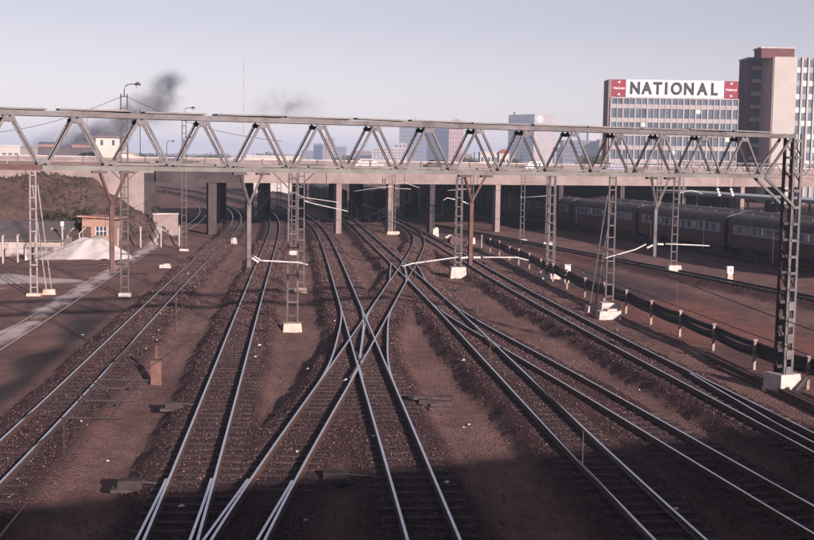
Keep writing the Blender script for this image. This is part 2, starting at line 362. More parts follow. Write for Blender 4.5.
for k in range(4):
    b = MB(); b.box((0, 0, -0.08), (1.0, 0.23 + 0.012 * k, 0.16)); SLM.append(b.mesh('sleeper', SLEEP))
covered = []   # stations of sleepers already laid: (x, y, half length)
def lay_sleepers(root, key, y0, y1, joined=(), spacing=0.69, zt=-0.157):
    X = XF[key]; y = y0; far = MB(); pts = np.array(covered) if covered else np.zeros((0, 3))
    new = []
    while y < y1:
        x = float(X(y)); sl = float(X(y + 0.4) - X(y - 0.4)) / 0.8; an = math.atan(-sl); stp = spacing * math.cos(an)
        y += stp
        if len(pts):
            dd = np.abs(pts[:, 1] + sl * 0 - y); near = pts[dd < 0.9]
            if len(near) and np.any(np.abs(near[:, 0] - x) < near[:, 2] + 0.75): continue
        lo, hi = -1.05, 1.05
        for j in joined:
            ja, jb = YR[j]
            if ja <= y <= jb:
                o = float(XF[j](y)) - x
                if abs(o) < 2.35: lo = min(lo, o - 1.05); hi = max(hi, o + 1.05)
        L = hi - lo; cx = x + (lo + hi) / 2 + random.uniform(-.03, .03); cy = y - (lo + hi) / 2 * sl
        new.append((cx, cy, L / 2))
        if y < 100:
            o = link('sleeper', random.choice(SLM), root, (cx, cy, zt + random.uniform(-.012, .004)), an + random.uniform(-.012, .012)); o.scale = (L, 1, 1)
        else: far.box((cx, cy, zt - 0.08), (L, 0.24, 0.16), an)
    covered.extend(new)
    if far.v: tag(far.build('sleeper_run', SLEEP, root), None, None, None, 'stuff')
def track(key, label, joined=(), dz=0.0, yr=None, sleepers=True, dark=False):
    y0, y1 = yr or YR[key]
    t = thing('railway_track', label, 'track', (0, 0, 0), 0, 'railway tracks of the yard')
    for s in (-1, 1): link('rail', rail_mesh(XF[key], y0, y1, s * HALF, dz, dark), t)
    if sleepers: lay_sleepers(t, key, max(y0, 14), min(y1, 210), joined)
    return t
tP = track('P', 'track running from the bridge through the lower crossing to the bottom centre', ('Q',))
tF = track('F', 'track bending right below the upper crossing and leaving at the bottom right of centre', ('J', 'Q'), -0.003)
tK = track('K', 'curving track nearest the row of cable posts on the right', ('Q',), -0.006)
tC = track('C', 'track passing under the left Y shaped hanger, second from the pale sandy siding')
tB = track('B', 'track between the pale sandy siding and the track under the Y shaped hanger', (), -0.003)
tQ = track('Q', 'track slanting through both crossings from upper right to the bottom left of centre', (), -0.009)
tJ = track('J', 'branch track splitting off rightwards beyond the upper crossing', (), -0.012)
tA = track('A', 'half buried siding in pale sand along the left edge', (), -0.475, None, False)
tL = track('L', 'dark track beyond the cable posts and nearest the parked carriages', (), 0.0)
tM = track('M', 'track carrying the parked maroon carriages', (), 0.0, (60, 250), False, True)
tN = track('N', 'track carrying the row of carriages behind the maroon ones', (), 0.0, (70, 240), False, True)
# slip curves of the two crossings: blend from one route to the other
def slip(root, a, b, y0, y1, dz, lab):
    # the curve leaves route a at y1 (far) and meets route b at y0 (near)
    def X(Y):
        Y = np.asarray(Y, float); w = np.clip((Y - y0) / (y1 - y0), 0, 1); xa = XF[a](Y); xb = XF[b](Y)
        # smooth hyperbola-like blend that stays to the outside of the diamond
        d = xa - xb; e = 1.15 * (1 - (2 * w - 1) ** 2) ** 1.5; s_ = np.sqrt(d * d + e * e)
        return (xa + xb) / 2 + (-0.5 if lab == 'L' else 0.5) * s_
    for s in (-1, 1):
        o = link('slip_rail', rail_mesh(X, y0, y1, s * HALF, dz), root)
slip(tP, 'P', 'Q', 40, 68, -0.016, 'L'); slip(tQ, 'P', 'Q', 40, 68, -0.020, 'R')
slip(tF, 'F', 'Q', 77, 97, -0.016, 'L'); slip(tQ, 'F', 'Q', 77, 97, -0.020, 'R')
# guard rails and switch blades
link('guard_rail', rail_mesh(XF['K'], 18, 46, lambda Y: HALF - 0.12 - 0.45 * np.clip((46 - Y) / 9, 0, 1), -0.012), tK)
for s in (-1, 1):
    link('switch_blade', rail_mesh(XF['C'], 12, 29.5, (lambda Y, s=s: s * HALF - 0.075 - 0.010 * np.clip(29.5 - Y, 0, 20) ** 1.35), -0.012), tC)
    link('switch_blade', rail_mesh(XF['Q'], 12, 29.5, (lambda Y, s=s: s * HALF - 0.075 - 0.010 * np.clip(29.5 - Y, 0, 20) ** 1.35), -0.012), tQ)
for (key, root, y0, y1, o) in (('P', tP, 55.5, 61, 0.46), ('P', tP, 45, 50, -0.44), ('Q', tQ, 53, 58.5, -0.46), ('Q', tQ, 44, 49.5, 0.45), ('F', tF, 52, 57, 0.45), ('J', tJ, 52, 57, -0.45), ('F', tF, 84, 90, 0.46), ('Q', tQ, 84, 90, -0.46)):
    link('guard_rail', rail_mesh(XF[key], y0, y1, o, -0.008, True), root)

# ------------------------------------------------------------------ the bridge the photographer stands on (its shadow covers the foreground)
t = thing('near_bridge', 'bridge under the viewer whose shadow covers the foreground tracks', 'bridge')
def nb(x, back, z): p = Vector((x, 0.55 + SK * x, 0)) - BN * (-back); return Vector((p.x, p.y, z))
b = MB()
def slab(b, p0, p1, back0, back1, z0, z1, f):
    P = []
    for z in (z0, z1):
        for (x, bk) in ((p0, back0), (p1, back0), (p1, back1), (p0, back1)):
            P.append(f(x, bk, z))
    b.add(P, [(3, 2, 1, 0), (4, 5, 6, 7), (0, 1, 5, 4), (1, 2, 6, 5), (2, 3, 7, 6), (3, 0, 4, 7)])
slab(b, -75, 75, 0.0, 9, 5.75, 6.35, nb); b.build('deck', CONC, t)
b = MB(); slab(b, -75, 75, 0.02, 0.26, 6.352, 7.1, nb); b.build('parapet', CONC, t)
b = MB(); slab(b, -75, 75, 8.7, 8.95, 6.352, 7.1, nb); b.build('parapet', CONC, t)
for x in (-32, -14, 8.0, 20, 40):
    b = MB(); slab(b, x, x + 0.9, 1.0, 8.0, -1.0, 5.748, nb); b.build('pier', CONC, t)

# ------------------------------------------------------------------ the road bridge across the yard
t = thing('road_bridge', 'long concrete road bridge with lit pinkish side across the yard', 'bridge')
XL, XR = -27.5, 150
def bp(x, back, z): return bridge_pt(x, back, z)
b = MB(); slab(b, XL - 40, XR, 0.6, 39, 6.25, 6.75, bp); b.build('deck', CONCP, t)
def edge_beams(bk, n):
    step = 9.0; x = XL
    while x < XR:
        b = MB(); slab(b, x + 0.03, x + step - 0.03, bk, bk + 0.598, 5.25, 7.0, bp); b.build('edge_beam', CONCP if x > XL + 7 else SOOT_SHADE, t)  # first beam in the darker concrete tone
        b = MB(); slab(b, x + 0.01, x + step - 0.01, bk - 0.14, bk - 0.003, 6.55, 6.85, bp); b.build('string_course', CONCP if x > XL + 7 else SOOT_SHADE, t)
        x += step
edge_beams(0.0, 0)
b = MB(); slab(b, XL, XR, 38.4, 39, 5.25, 6.248, bp); b.build('rear_edge_beam', CONCP, t)
b = MB()
for k in range(1, 12): slab(b, XL, XR, 3.2 * k, 3.2 * k + 0.5, 5.3, 6.248, bp)
b.build('girders', SOOT_SHADE, t)
for k in range(int((XR - XL) / 3.0) + 14):
    x = XL - 40 + 3.0 * k
    b = MB(); slab(b, x, x + 0.16, 0.2, 0.36, 7.003 if x > XL else 6.755, 7.95, bp); b.build('railing_post', GALV, t)
for z in (7.3, 7.6, 7.92):
    b = MB(); b.beam(bp(XL - 40, 0.28, z), bp(XR, 0.28, z), 0.07, 0.09); b.build('handrail', CONCW if z > 7.9 else GALV, t)
b = MB(); slab(b, XL - 40, XR, 38.2, 38.4, 6.755, 7.8, bp); b.build('rear_parapet', CONCP, t)
ROOFD = mat('dark_shed_roof', (0.04, 0.036, 0.04), 0.9, 0, 0.2, 0.5)
for x in (-21.7, -8.0, -2.0, 3.0, 11.2, 19.5, 28, 37, 46, 55, 64, 74, 85, 97, 110, 125):
    p0 = bp(x, 0.55, 0)
    b = MB(); b.box((p0.x, p0.y, 2.33), (0.95 if x < -20 else 0.66, 0.8, 5.84), SA); b.build('column', CONCP if x in (-8.0, -2.0, 11.2, 46) else SOOT_SHADE, t)  # dark tone paints shade onto all but the sunlit columns
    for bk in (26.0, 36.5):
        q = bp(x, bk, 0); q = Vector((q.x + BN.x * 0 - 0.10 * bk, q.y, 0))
        b = MB(); b.box((q.x, q.y, 2.33), (0.8, 0.8 if bk < 30 else 3.6, 5.84), SA + (0.3 if bk < 30 else 0.0)); b.build('column' if bk < 30 else 'pier_wall', SOOT_SHADE, t)
# abutment and retaining wall of the approach
b = MB(); slab(b, XL - 1.1, XL, 0.1, 38.3, -1.0, 5.24, bp); slab(b, XL - 1.1, XL, 0.605, 38.3, 5.24, 6.248, bp); b.build('abutment', SOOT_SHADE, t)
b = MB(); slab(b, XL - 46, XL - 1.12, 0.0, 0.595, 6.19, 6.95, bp); slab(b, XL - 46, XL - 1.12, 0.02, 3.4, -1.0, 6.188, bp); b.build('retaining_wall', CONCP, t)

t = thing('added_shed', 'long dark brick shed added beyond the bridge to block the lit ground', 'shed', tuple(bridge_pt(49, 55, 0)), SA)
SHB = mat('added_shed_dark_brick', (0.05, 0.036, 0.036), 0.9, 0, 0.3, 0.6)
b = MB(); b.box((0, -5, 2.0), (60, 10, 5.2)); b.build('wall', SHB, t)  # shed added to close off the lit ground seen under the bridge
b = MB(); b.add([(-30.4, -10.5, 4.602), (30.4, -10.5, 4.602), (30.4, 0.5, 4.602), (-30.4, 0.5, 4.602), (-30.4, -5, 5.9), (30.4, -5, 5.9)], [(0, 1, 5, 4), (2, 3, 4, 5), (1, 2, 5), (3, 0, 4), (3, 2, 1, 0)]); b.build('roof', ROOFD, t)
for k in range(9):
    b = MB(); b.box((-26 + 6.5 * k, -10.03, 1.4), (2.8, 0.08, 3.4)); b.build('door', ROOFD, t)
# ------------------------------------------------------------------ the big box truss gantry
GA = 25.2 * math.pi / 180; GD = BD; GN = -BN           # along, away from the camera
def gp(x, z, back=0.0): return Vector((x, 38.28 + SK * x, z)) + GN * back
t = thing('overhead_gantry', 'long grey lattice truss gantry spanning the whole picture', 'gantry')
ZB, ZT = 7.65, 9.15; WB = 0.58
XE = 13.05; PAN = 1.83 * math.cos(SA)
NP = 19
x_left = XE - NP * PAN
for bk in (0, WB):
    fl = -1 if bk == 0 else 1
    b = MB(); b.channel(gp(-10.2, ZB, bk), gp(XE + 0.25, ZB, bk), 0.13, 0.07, 0.014, upv=GN, flip=-fl); tag(b.build('bottom_chord', GALVG if bk == 0 else GALV, t), 'greenish grey bottom chord')
    b = MB(); b.channel(gp(x_left - 1, ZB + 0.002, bk), gp(-10.21, ZB + 0.002, bk), 0.16, 0.07, 0.014, upv=GN, flip=-fl); tag(b.build('bottom_chord', BRN, t), 'rusty brown left length of the bottom chord')
    b = MB(); b.channel(gp(x_left - 1, ZT, bk), gp(14.35, ZT, bk), 0.145, 0.08, 0.014, upv=GN, flip=-fl); b.build('top_chord', GALV, t)
    for k in range(NP):
        xb = XE - k * PAN; xm = xb - PAN / 2; g_ = 0.10
        for (xa, xc) in ((xb - g_, xm + g_ * 0.7), (xb - PAN + g_, xm - g_ * 0.7)):
            b = MB(); b.channel(gp(xa, ZB + 0.07, bk + 0.016 * fl), gp(xc, ZT - 0.08, bk + 0.016 * fl), 0.072, 0.045, 0.012, upv=GN, flip=-fl); b.build('diagonal', GALV, t)
        for (xn, zn) in ((xb, ZB + 0.11), (xm, ZT - 0.12)):
            b = MB(); b.add([tuple(gp(xn + dx_, zn + dz_, bk + (0.030 + th_) * fl)) for th_ in (0, 0.012) for dx_, dz_ in ((-0.17, 0), (0.17, 0), (0.10, 0.12 if zn < 8 else -0.12), (-0.10, 0.12 if zn < 8 else -0.12))], [(0, 1, 2, 3), (7, 6, 5, 4), (0, 4, 5, 1), (1, 5, 6, 2), (2, 6, 7, 3), (3, 7, 4, 0)]); b.build('gusset_plate', GALV, t)
    # end panel up to the mast top
    b = MB(); b.beam(gp(XE + 0.1, ZB, bk), gp(14.2, ZT - 0.1, bk), 0.09, 0.07, 0, GN); b.build('end_diagonal', GALV, t)
    b = MB(); b.beam(gp(XE + 0.1, ZB - 0.04, bk), gp(14.45, 6.55, bk), 0.10, 0.07, 0, GN); b.build('knee_brace', GALV, t)
for k in range(NP + 1):
    xb = XE - k * PAN
    b = MB(); b.beam(gp(xb, ZB, 0.02), gp(xb, ZB, WB - 0.02), 0.07, 0.05); b.build('cross_strut', GALV, t)
    b = MB(); b.beam(gp(xb - PAN / 2, ZT, 0.02), gp(xb - PAN / 2, ZT, WB - 0.02), 0.07, 0.05); b.build('cross_strut', GALV, t)
x = x_left - 0.8; k = 0
while x < 13.0:
    L = 1.55 + 0.5 * random.random(); x1 = min(x + L, 13.4); dz = random.uniform(0, 0.03)
    b = MB(); b.beam(gp(x, ZT + 0.115 + dz, 0.14), gp(x1, ZT + 0.115 + random.uniform(0, 0.03), 0.14), 0.27, 0.045)
    b.beam(gp(x, ZT + 0.115 + dz, 0.45), gp(x1, ZT + 0.115, 0.45), 0.27, 0.045)
    b.build('walkway_board', BOARD, t); x = x1 + random.choice((0.05, 0.12, 0.12, 0.3))
x = x_left - 0.5
while x < 13:
    x2 = x + 2.6
    b = MB(); b.beam(gp(x, ZB + 0.125, 0.29), gp(min(x2, 13), ZB + 0.125, 0.29), 0.3, 0.045); b.build('lower_board', BOARD if x > -10 else BRN, t); x = x2 + 0.06
# right supporting mast: two ladder frames
for bk in (0.0, WB - 0.08):
    for dx in (-0.16, 0.16):
        b = MB(); p = gp(14.55 + dx, -0.15, bk); b.channel(p, gp(14.55 + dx, ZT + 0.1, bk), 0.11, 0.06, 0.014, upv=GN, flip=1); b.build('mast_leg', GALV if bk < 0.1 else DARKST, t)
    z = 0.3
    while z < 9.1:
        b = MB(); b.beam(gp(14.40, z, bk - 0.045), gp(14.70, z, bk - 0.045), 0.012, 0.10 if int(z * 10) % 3 else 0.34, 0, (0, 0, 1)); b.build('batten', GALV if bk < 0.1 else DARKST, t); z += 0.62
z = 0.4
while z < 9.0:
    for dx in (-0.17, 0.17):
        b = MB(); b.beam(gp(14.55 + dx, z, 0.02), gp(14.55 + dx, z + 0.5, WB - 0.1), 0.05, 0.02); b.build('lacing_bar', DARKST, t)
    z += 1.0
b = MB(); pc = gp(14.55, 0, 0.3); b.box((pc.x, pc.y, -0.22), (1.1, 1.05, 0.8), SA, taper=0.85); tag(b.build('concrete_base', CONCW, t), 'whitewashed concrete base block')
b = MB(); pc = gp(14.95, 0, -0.45); b.beam(gp(14.6, -0.42, -0.42), gp(15.15, 0.12, -0.40), 0.14, 0.05); b.build('base_stay', CONCW, t)
# Y shaped drop hangers with registration arms
def insulator(b, a, d, n=3, r=0.045, L=0.28, mi=0):
    prof = []
    for i in range(n):
        h = L * i / n; prof += [(0.025, h), (r, h + L / n * 0.35), (r, h + L / n * 0.6), (0.025, h + L / n * 0.9)]
    b.lathe(a, prof, 8, d, mi)
TUBE0 = mat('pale_arm_tube', (0.50, 0.485, 0.47), 0.55, 0, 0.12, 3)
def hanger(x, spread, zj, z0, mt, arms, ins):
    h = None
    for s in (-1, 1):
        b = MB(); b.beam(gp(x + s * spread, ZB - 0.07, 0.05), gp(x, zj, 0.25), 0.07, 0.07); h = b.build('hanger_strut', mt, t)
        b = MB(); pp = gp(x + s * spread, ZB - 0.11, 0.05); b.box(pp, (0.42, 0.16, 0.07), SA); b.build('clamp_plate', DARKST, t)
    b = MB(); b.channel(gp(x, zj + 0.1, 0.25), gp(x, z0, 0.25), 0.13, 0.09, 0.02, upv=GN); hp = b.build('hanger_post', mt, t)
    for pts, kind in arms:
        b = MB(); P = [gp(x + dx, z, 0.25 + bk) for dx, z, bk in pts]; b.tube(P, 0.022 if kind else 0.014, 7, 0)
        d = (P[1] - P[0]).normalized(); b2 = MB(); insulator(b2, gp(x, pts[0][1], 0.25) + d * 0.10, d)
        b.build('registration_arm', mat('pale_arm_tube', (0.50, 0.485, 0.47), 0.55, 0, 0.12, 3) if kind else DARKST, t, True); b2.build('insulator', PORC if kind else BROWNINS, t, True)
hanger(-8.42, 0.36, 6.60, 4.65, BRN, [([(-0.42, 4.88, 0), (-2.3, 4.86, 0), (-2.55, 4.72, 0)], 0), ([(0.42, 4.88, 0), (2.1, 4.92, 0)], 0)], 1)
hanger(-4.70, 0.33, 6.60, 4.70, GALV, [([(0.14, 5.05, 0), (0.35, 4.90, 0), (1.45, 4.82, 0), (1.72, 4.74, 0)], 1)], 1)
hanger(2.20, 0.37, 6.68, 4.62, BRN, [([(-0.42, 4.88, 0), (-1.95, 4.70, 0), (-2.25, 4.62, 0)], 1), ([(0.42, 4.86, 0), (1.6, 4.83, 0), (2.0, 4.72, 0)], 1)], 1)
hanger(8.92, 0.36, 6.45, 4.75, GALV, [([(-0.35, 5.20, 0), (-0.75, 5.02, 0), (-1.9, 4.74, 0)], 1), ([(0.42, 5.2, 0), (1.9, 5.12, 0), (2.2, 5.1, 0)], 1)], 1)
for x, zz in ((-10.6, 7.0), (-12.4, 7.0), (11.2, 6.9), (11.75, 6.9)):
    b = MB(); b.beam(gp(x, ZB - 0.08, 0.05), gp(x, zz + 0.3, 0.05), 0.02, 0.02); insulator(b, gp(x, zz + 0.3, 0.05), (0.35 if x > 0 else 0, 0, -1), 3, 0.07, 0.32, 0); b.build('suspension_insulator', BROWNINS if x < 0 else TUBE0, t, True)

# ------------------------------------------------------------------ lattice masts
MASTM = mat('weathered_mast_steel', (0.105, 0.098, 0.10), 0.65, 0.1, 0.25, 1.3, col2=(0.05, 0.041, 0.041))
TUBE = mat('pale_arm_tube', (0.50, 0.485, 0.47), 0.55, 0, 0.12, 3)
SC = 1.06
def mast(x, y, H_, label, w=0.42, rz=SA, strut=0, lamp=0, base='w', braces=0, arm=None, mt=None, bs=(0.95, 0.8, 0.55), kind='mast', double=False):
    x *= SC; y *= SC
    z0 = zg(x, y); t = thing('lattice_mast' if not lamp else 'lamp_mast', label, 'mast' if not lamp else 'lamp mast', (x, y, z0), rz, 'lattice masts of the overhead line'); mt = mt or MASTM
    zb = bs[2] - 0.12
    H_ = H_ - z0
    for fr in ((0.0,) if not double else (-0.22, 0.22)):
        for s in (-1, 1):
            b = MB(); b.channel((s * w / 2, fr, zb - 0.05), (s * w / 2 * 0.82, fr, H_), 0.085, 0.06, 0.014, upv=(0, 1, 0), flip=1); b.build('leg', mt, t)
        z = zb + 0.35; st = 0.68
        while z < H_ - 0.05:
            k = 1 - 0.18 * z / H_
            b = MB(); b.box((0, fr - 0.046, z), (w * k + 0.03, 0.012, 0.075)); b.build('batten', mt, t); z += st
    b = MB(); b.box((0, 0, bs[2] / 2 - 0.18), (bs[0], bs[1], bs[2] + 0.1), 0.0, 0, 0.86); b.build('concrete_base', {'w': CONCW, 'r': CONCR}[base], t)
    if strut:
        for s in (-0.16, 0.16):
            b = MB(); b.beam((s + strut * 0.12, 0.08, H_ * 0.86), (s + strut * 0.72, 0.95, 0.22), 0.06, 0.06); b.build('back_stay', mt, t)
        b = MB(); b.box((strut * 0.72, 0.95, 0.06), (0.85, 0.7, 0.5), 0.1, 0, 0.8); b.build('stay_base', {'w': CONCW, 'r': CONCR}[base], t)
    if braces:
        b = MB(); b.beam((-1.5, 0.12, 7.62 - z0), (1.5, 0.12, 7.62 - z0), 0.14, 0.16); b.build('cross_beam', mt, t)
        for s in (-1, 1):
            b = MB(); b.beam((s * 1.25, 0.10, 7.55 - z0), (s * w * 0.42, 0.06, 6.55 - z0), 0.06, 0.06); b.build('knee_brace', mt, t)
    if arm:
        for pts in arm:
            P = [Vector((a, bb, c - z0)) for a, bb, c in pts]; b = MB(); b.tube(P, 0.026, 7); b.build('cantilever_arm', TUBE, t, True)
            b = MB(); insulator(b, P[0], (P[1] - P[0]), 3, 0.06, 0.3); b.build('insulator', PORC, t, True)
    if lamp and y < 90:
        for gx in (-9.0, 9.5):
            b = MB(); b.tube([(0, 0, H_ - 0.1 - 3.2 * u ** 0.75 - 0.3 * math.sin(math.pi * u)) if i_ == 0 else (gx * u, -1.5 * u, H_ - 0.1 - 2.6 * u - 0.5 * math.sin(math.pi * u)) for i_, u in enumerate(np.linspace(0, 1, 9))], 0.014, 4); b.build('guy_wire', WIRE, t)
    if lamp:
        b = MB(); pts = [(0.02, 0, H_ - 0.2), (0.02, 0, H_ + 0.25), (0.10, 0, H_ + 0.48), (0.28, 0, H_ + 0.58), (0.75, 0, H_ + 0.62)]
        b.tube(pts, 0.03, 7); b.build('lamp_arm', DARKST, t, True)
        b = MB(); b.lathe((0.82, 0, H_ + 0.72), [(0.06, 0), (0.15, -0.08), (0.19, -0.17), (0.15, -0.20)], 10); b.build('lamp_shade', DARKST, t, True)
        b = MB(); b.lathe((0.82, 0, H_ + 0.53), [(0.10, 0), (0.11, -0.07), (0.06, -0.15), (0.02, -0.17)], 10); b.build('lamp_glass', PORC, t, True)
    return t
mast(-21.4, 68.5, 7.3, 'dark lattice mast with back stays at the far left of the yard', 0.40, 0.1, 1, 0, 'r', 0, None, mat('dull_brown_steel', (0.25, 0.22, 0.22), 0.7, 0.1, 0.25, 2), (0.95, 0.5, 0.3))
mast(-16.3, 69.0, 11.75, 'tall lattice mast with a lamp, left of the track bed', 0.46, 0.1, 0, 1, 'w', 1, None, None, (0.8, 0.7, 0.35))
mast(-19.4, 104, 11.9, 'tall lattice lamp mast standing in front of the bridge abutment', 0.42, 0.1, 0, 1, 'w', 1, None, None, (0.9, 0.7, 0.3))
mast(-5.35, 56.0, 7.6, 'nearest lattice mast left of the crossing, rust stained at its foot', 0.52, 0.12, 0, 0, 'r', 1, None, None, (1.0, 0.9, 0.55))
mast(-6.45, 72.5, 7.6, 'lattice mast right behind the rust stained one left of the crossing', 0.44, 0.12, 0, 0, 'r', 1, [[(0.2, 0, 5.35), (0.9, 0, 5.15), (2.6, 0, 4.8), (3.0, 0, 4.7)]], None, (0.9, 0.8, 0.45))
mast(-9.6, 101, 7.2, 'distant lattice mast with white arm between two tracks near the bridge', 0.42, 0.12, 0, 0, 'w', 0, [[(0.2, 0, 4.9), (1.0, 0, 4.6), (4.0, 0, 4.2)]], None, (0.9, 0.8, 0.5))
mast(3.55, 83.5, 6.9, 'double lattice mast on a large white block right of the crossing', 0.46, 0.12, 0, 0, 'w', 0, [[(-0.2, 0, 5.2), (-0.9, 0, 5.35), (-1.2, 0, 5.15)], [(0.25, 0, 5.1), (1.1, 0, 4.75)]], None, (1.25, 1.0, 0.95), double=True)
mast(6.3, 119, 7.0, 'thin lattice mast hidden behind the brown Y hanger', 0.35, 0.12, 0, 0, 'w', 0, [[(-0.2, 0, 5.2), (-2.6, 0, 5.0)]], None, (0.9, 0.7, 0.8))
mast(11.55, 121, 7.6, 'lattice mast on a white block before the carriages, left of two', 0.42, 0.12, 0, 0, 'w', 1, [[(-0.2, 0, 4.2), (-0.2, 0, 4.3), (3.4, 0, 4.6)]], None, (1.1, 0.8, 0.5))
mast(13.2, 113, 7.6, 'lattice mast on a white block before the carriages, right of two', 0.44, 0.12, 0, 0, 'w', 1, None, None, (1.05, 0.8, 0.5))
mast(10.0, 83.5, 7.7, 'lattice mast beside the white relay cabinet', 0.50, 0.12, 0, 0, 'w', 0, None, None, (1.5, 0.9, 0.5), double=True)
mast(11.05, 65.0, 7.35, 'lattice mast with back stays on twin white blocks by the cable posts', 0.44, 0.12, -1, 0, 'w', 0, None, None, (1.25, 1.0, 0.75))
mast(19.5, 87.5, 8.3, 'lattice mast on a white block beside the dark track', 0.46, 0.12, 0, 0, 'w', 0, [[(0.3, 0, 5.9), (1.2, 0, 6.1), (2.1, 0, 5.85)]], None, (1.1, 0.9, 0.6))
mast(24.6, 118, 10.8, 'tall lattice mast rising behind the right hand grey Y hanger', 0.42, 0.12, 0, 0, 'w', 0, None, None, (1, 0.8, 0.6))
mast(-1.6, 132, 6.6, 'distant lattice mast with white arms in front of the bridge column', 0.42, 0.12, 0, 0, 'r', 0, [[(-0.2, 0, 5.0), (-1.5, 0, 4.9), (-4.6, 0, 4.4)], [(0.2, 0, 4.8), (2.0, 0, 4.75)], [(0.2, 0.1, 5.3), (1.2, 0, 5.5), (3.0, 0, 4.9)]], None, (1.6, 0.9, 0.5))
mast(-18.5, 172, 7.0, 'far lattice mast with white base blocks seen under the bridge', 0.6, 0.12, 0, 0, 'w', 0, None, None, (3.2, 1.0, 1.0))
# more far portals under and beyond the bridge
for i, (x, y, lb) in enumerate(((-34, 215, 'far mast beyond the bridge on the left'), (-12, 200, 'far mast beyond the bridge near the centre'), (-4, 205, 'far mast beyond the bridge right of the centre column'), (6, 190, 'far mast beyond the bridge above the white arm'))):
    mast(x, y, 7.4, lb, 0.45, 0.2, 0, 0, 'w', 0, [[(-0.2, 0, 5.3), (-2.8, 0, 5.1)]], None, (1.2, 1, 0.6))

# ------------------------------------------------------------------ overhead wires
def overhead(key, label, y0, y1, sup, off=0.0):
    t = thing('overhead_wire', label, 'overhead line', (0, 0, 0), 0, 'overhead contact lines')
    X = lambda Y: float(XF[key](Y)) + off
    ysn = np.arange(y0, y1, 2.5)
    def zm(Y):
        for a, c in zip(sup[:-1], sup[1:]):
            if a <= Y <= c: u = (Y - a) / (c - a); return 6.15 - 0.85 * 4 * u * (1 - u) * min(1, (c - a) / 50)
        return 6.1
    b = MB(); b.tube([(X(Y), Y, 4.95) for Y in ysn], 0.0085, 4); b.build('contact_wire', WIRE, t)
    b = MB(); b.tube([(X(Y), Y, zm(Y)) for Y in ysn], 0.0085, 4); b.build('messenger_wire', WIRE, t)
    d = MB(); d.beam((0, 0, 0), (0, 0, 1), 0.01, 0.01); dm = d.mesh('dropper', WIRE)
    for Y in np.arange(y0 + 2, min(y1, 100), 6.0):
        o = link('dropper', dm, t, (X(Y), Y, 4.95)); o.scale = (1, 1, zm(Y) - 4.95)
    return t
sup = (-25, 40, 85, 140, 200)
overhead('B', 'overhead wires above the track beside the sandy siding', 4, 135, (-20, 34, 69, 104, 140))
wC = overhead('C', 'overhead wires above the track under the left Y hanger, with section insulator', 4, 135, (-20, 36, 72, 101, 140), 0.3)
overhead('P', 'overhead wires above the track through the lower crossing to the bottom centre', 4, 135, (-20, 37, 72, 101, 140))
overhead('Q', 'overhead wires above the track slanting through both crossings', 6, 130, (-20, 38, 83, 132))
overhead('F', 'overhead wires above the track bending right below the upper crossing', 6, 135, (-20, 41, 83, 132))
overhead('K', 'overhead wires above the curving track next to the cable posts', 6, 135, (-20, 43, 83, 121, 140))
overhead('L', 'overhead wires above the dark track beyond the cable posts', 45, 150, (20, 65, 87, 121, 160))
# section insulator in the wire on the left
cx = lambda Y: float(XF['C'](Y)) + 0.3
for k, Y in enumerate((13.6, 14.6, 15.4, 16.0)):
    b = MB(); b.tube([(cx(Y) - 0.35, Y, 4.99), (cx(Y) + 0.35, Y, 4.99)], 0.014, 5); b.build('spacer_bar', DARKST, wC)
for s in (-0.2, 0.2):
    b = MB(); b.tube([(cx(13.4) + s, 13.4, 4.98), (cx(16.2) + s, 16.2, 4.98)], 0.012, 5); b.build('runner', DARKST, wC)
    b = MB(); b.tube([(cx(15.0) + s + 0.13 * math.sin(a) * (1 if s > 0 else -1), 15.0 + 0.45 * math.cos(a), 4.99 + 0.12 * math.sin(a)) for a in np.linspace(0, 2 * math.pi, 14)], 0.011, 5); b.build('arcing_horn', DARKST, wC)
for s, Y in ((0, 18.3), (0.2, 19.2), (-0.15, 20.3)):
    b = MB(); insulator(b, (cx(Y) + s * 0.3, Y, 5.05), (0, 1, 0.05), 2, 0.05, 0.22); b.build('bell_insulator', BROWNINS, wC, True)
b = MB(); b.tube([(cx(20.9) + 0.2, 20.9, 5.55), (cx(20.9) + 0.2, 20.9, 4.95)], 0.016, 5); b.build('jumper', DARKST, wC)

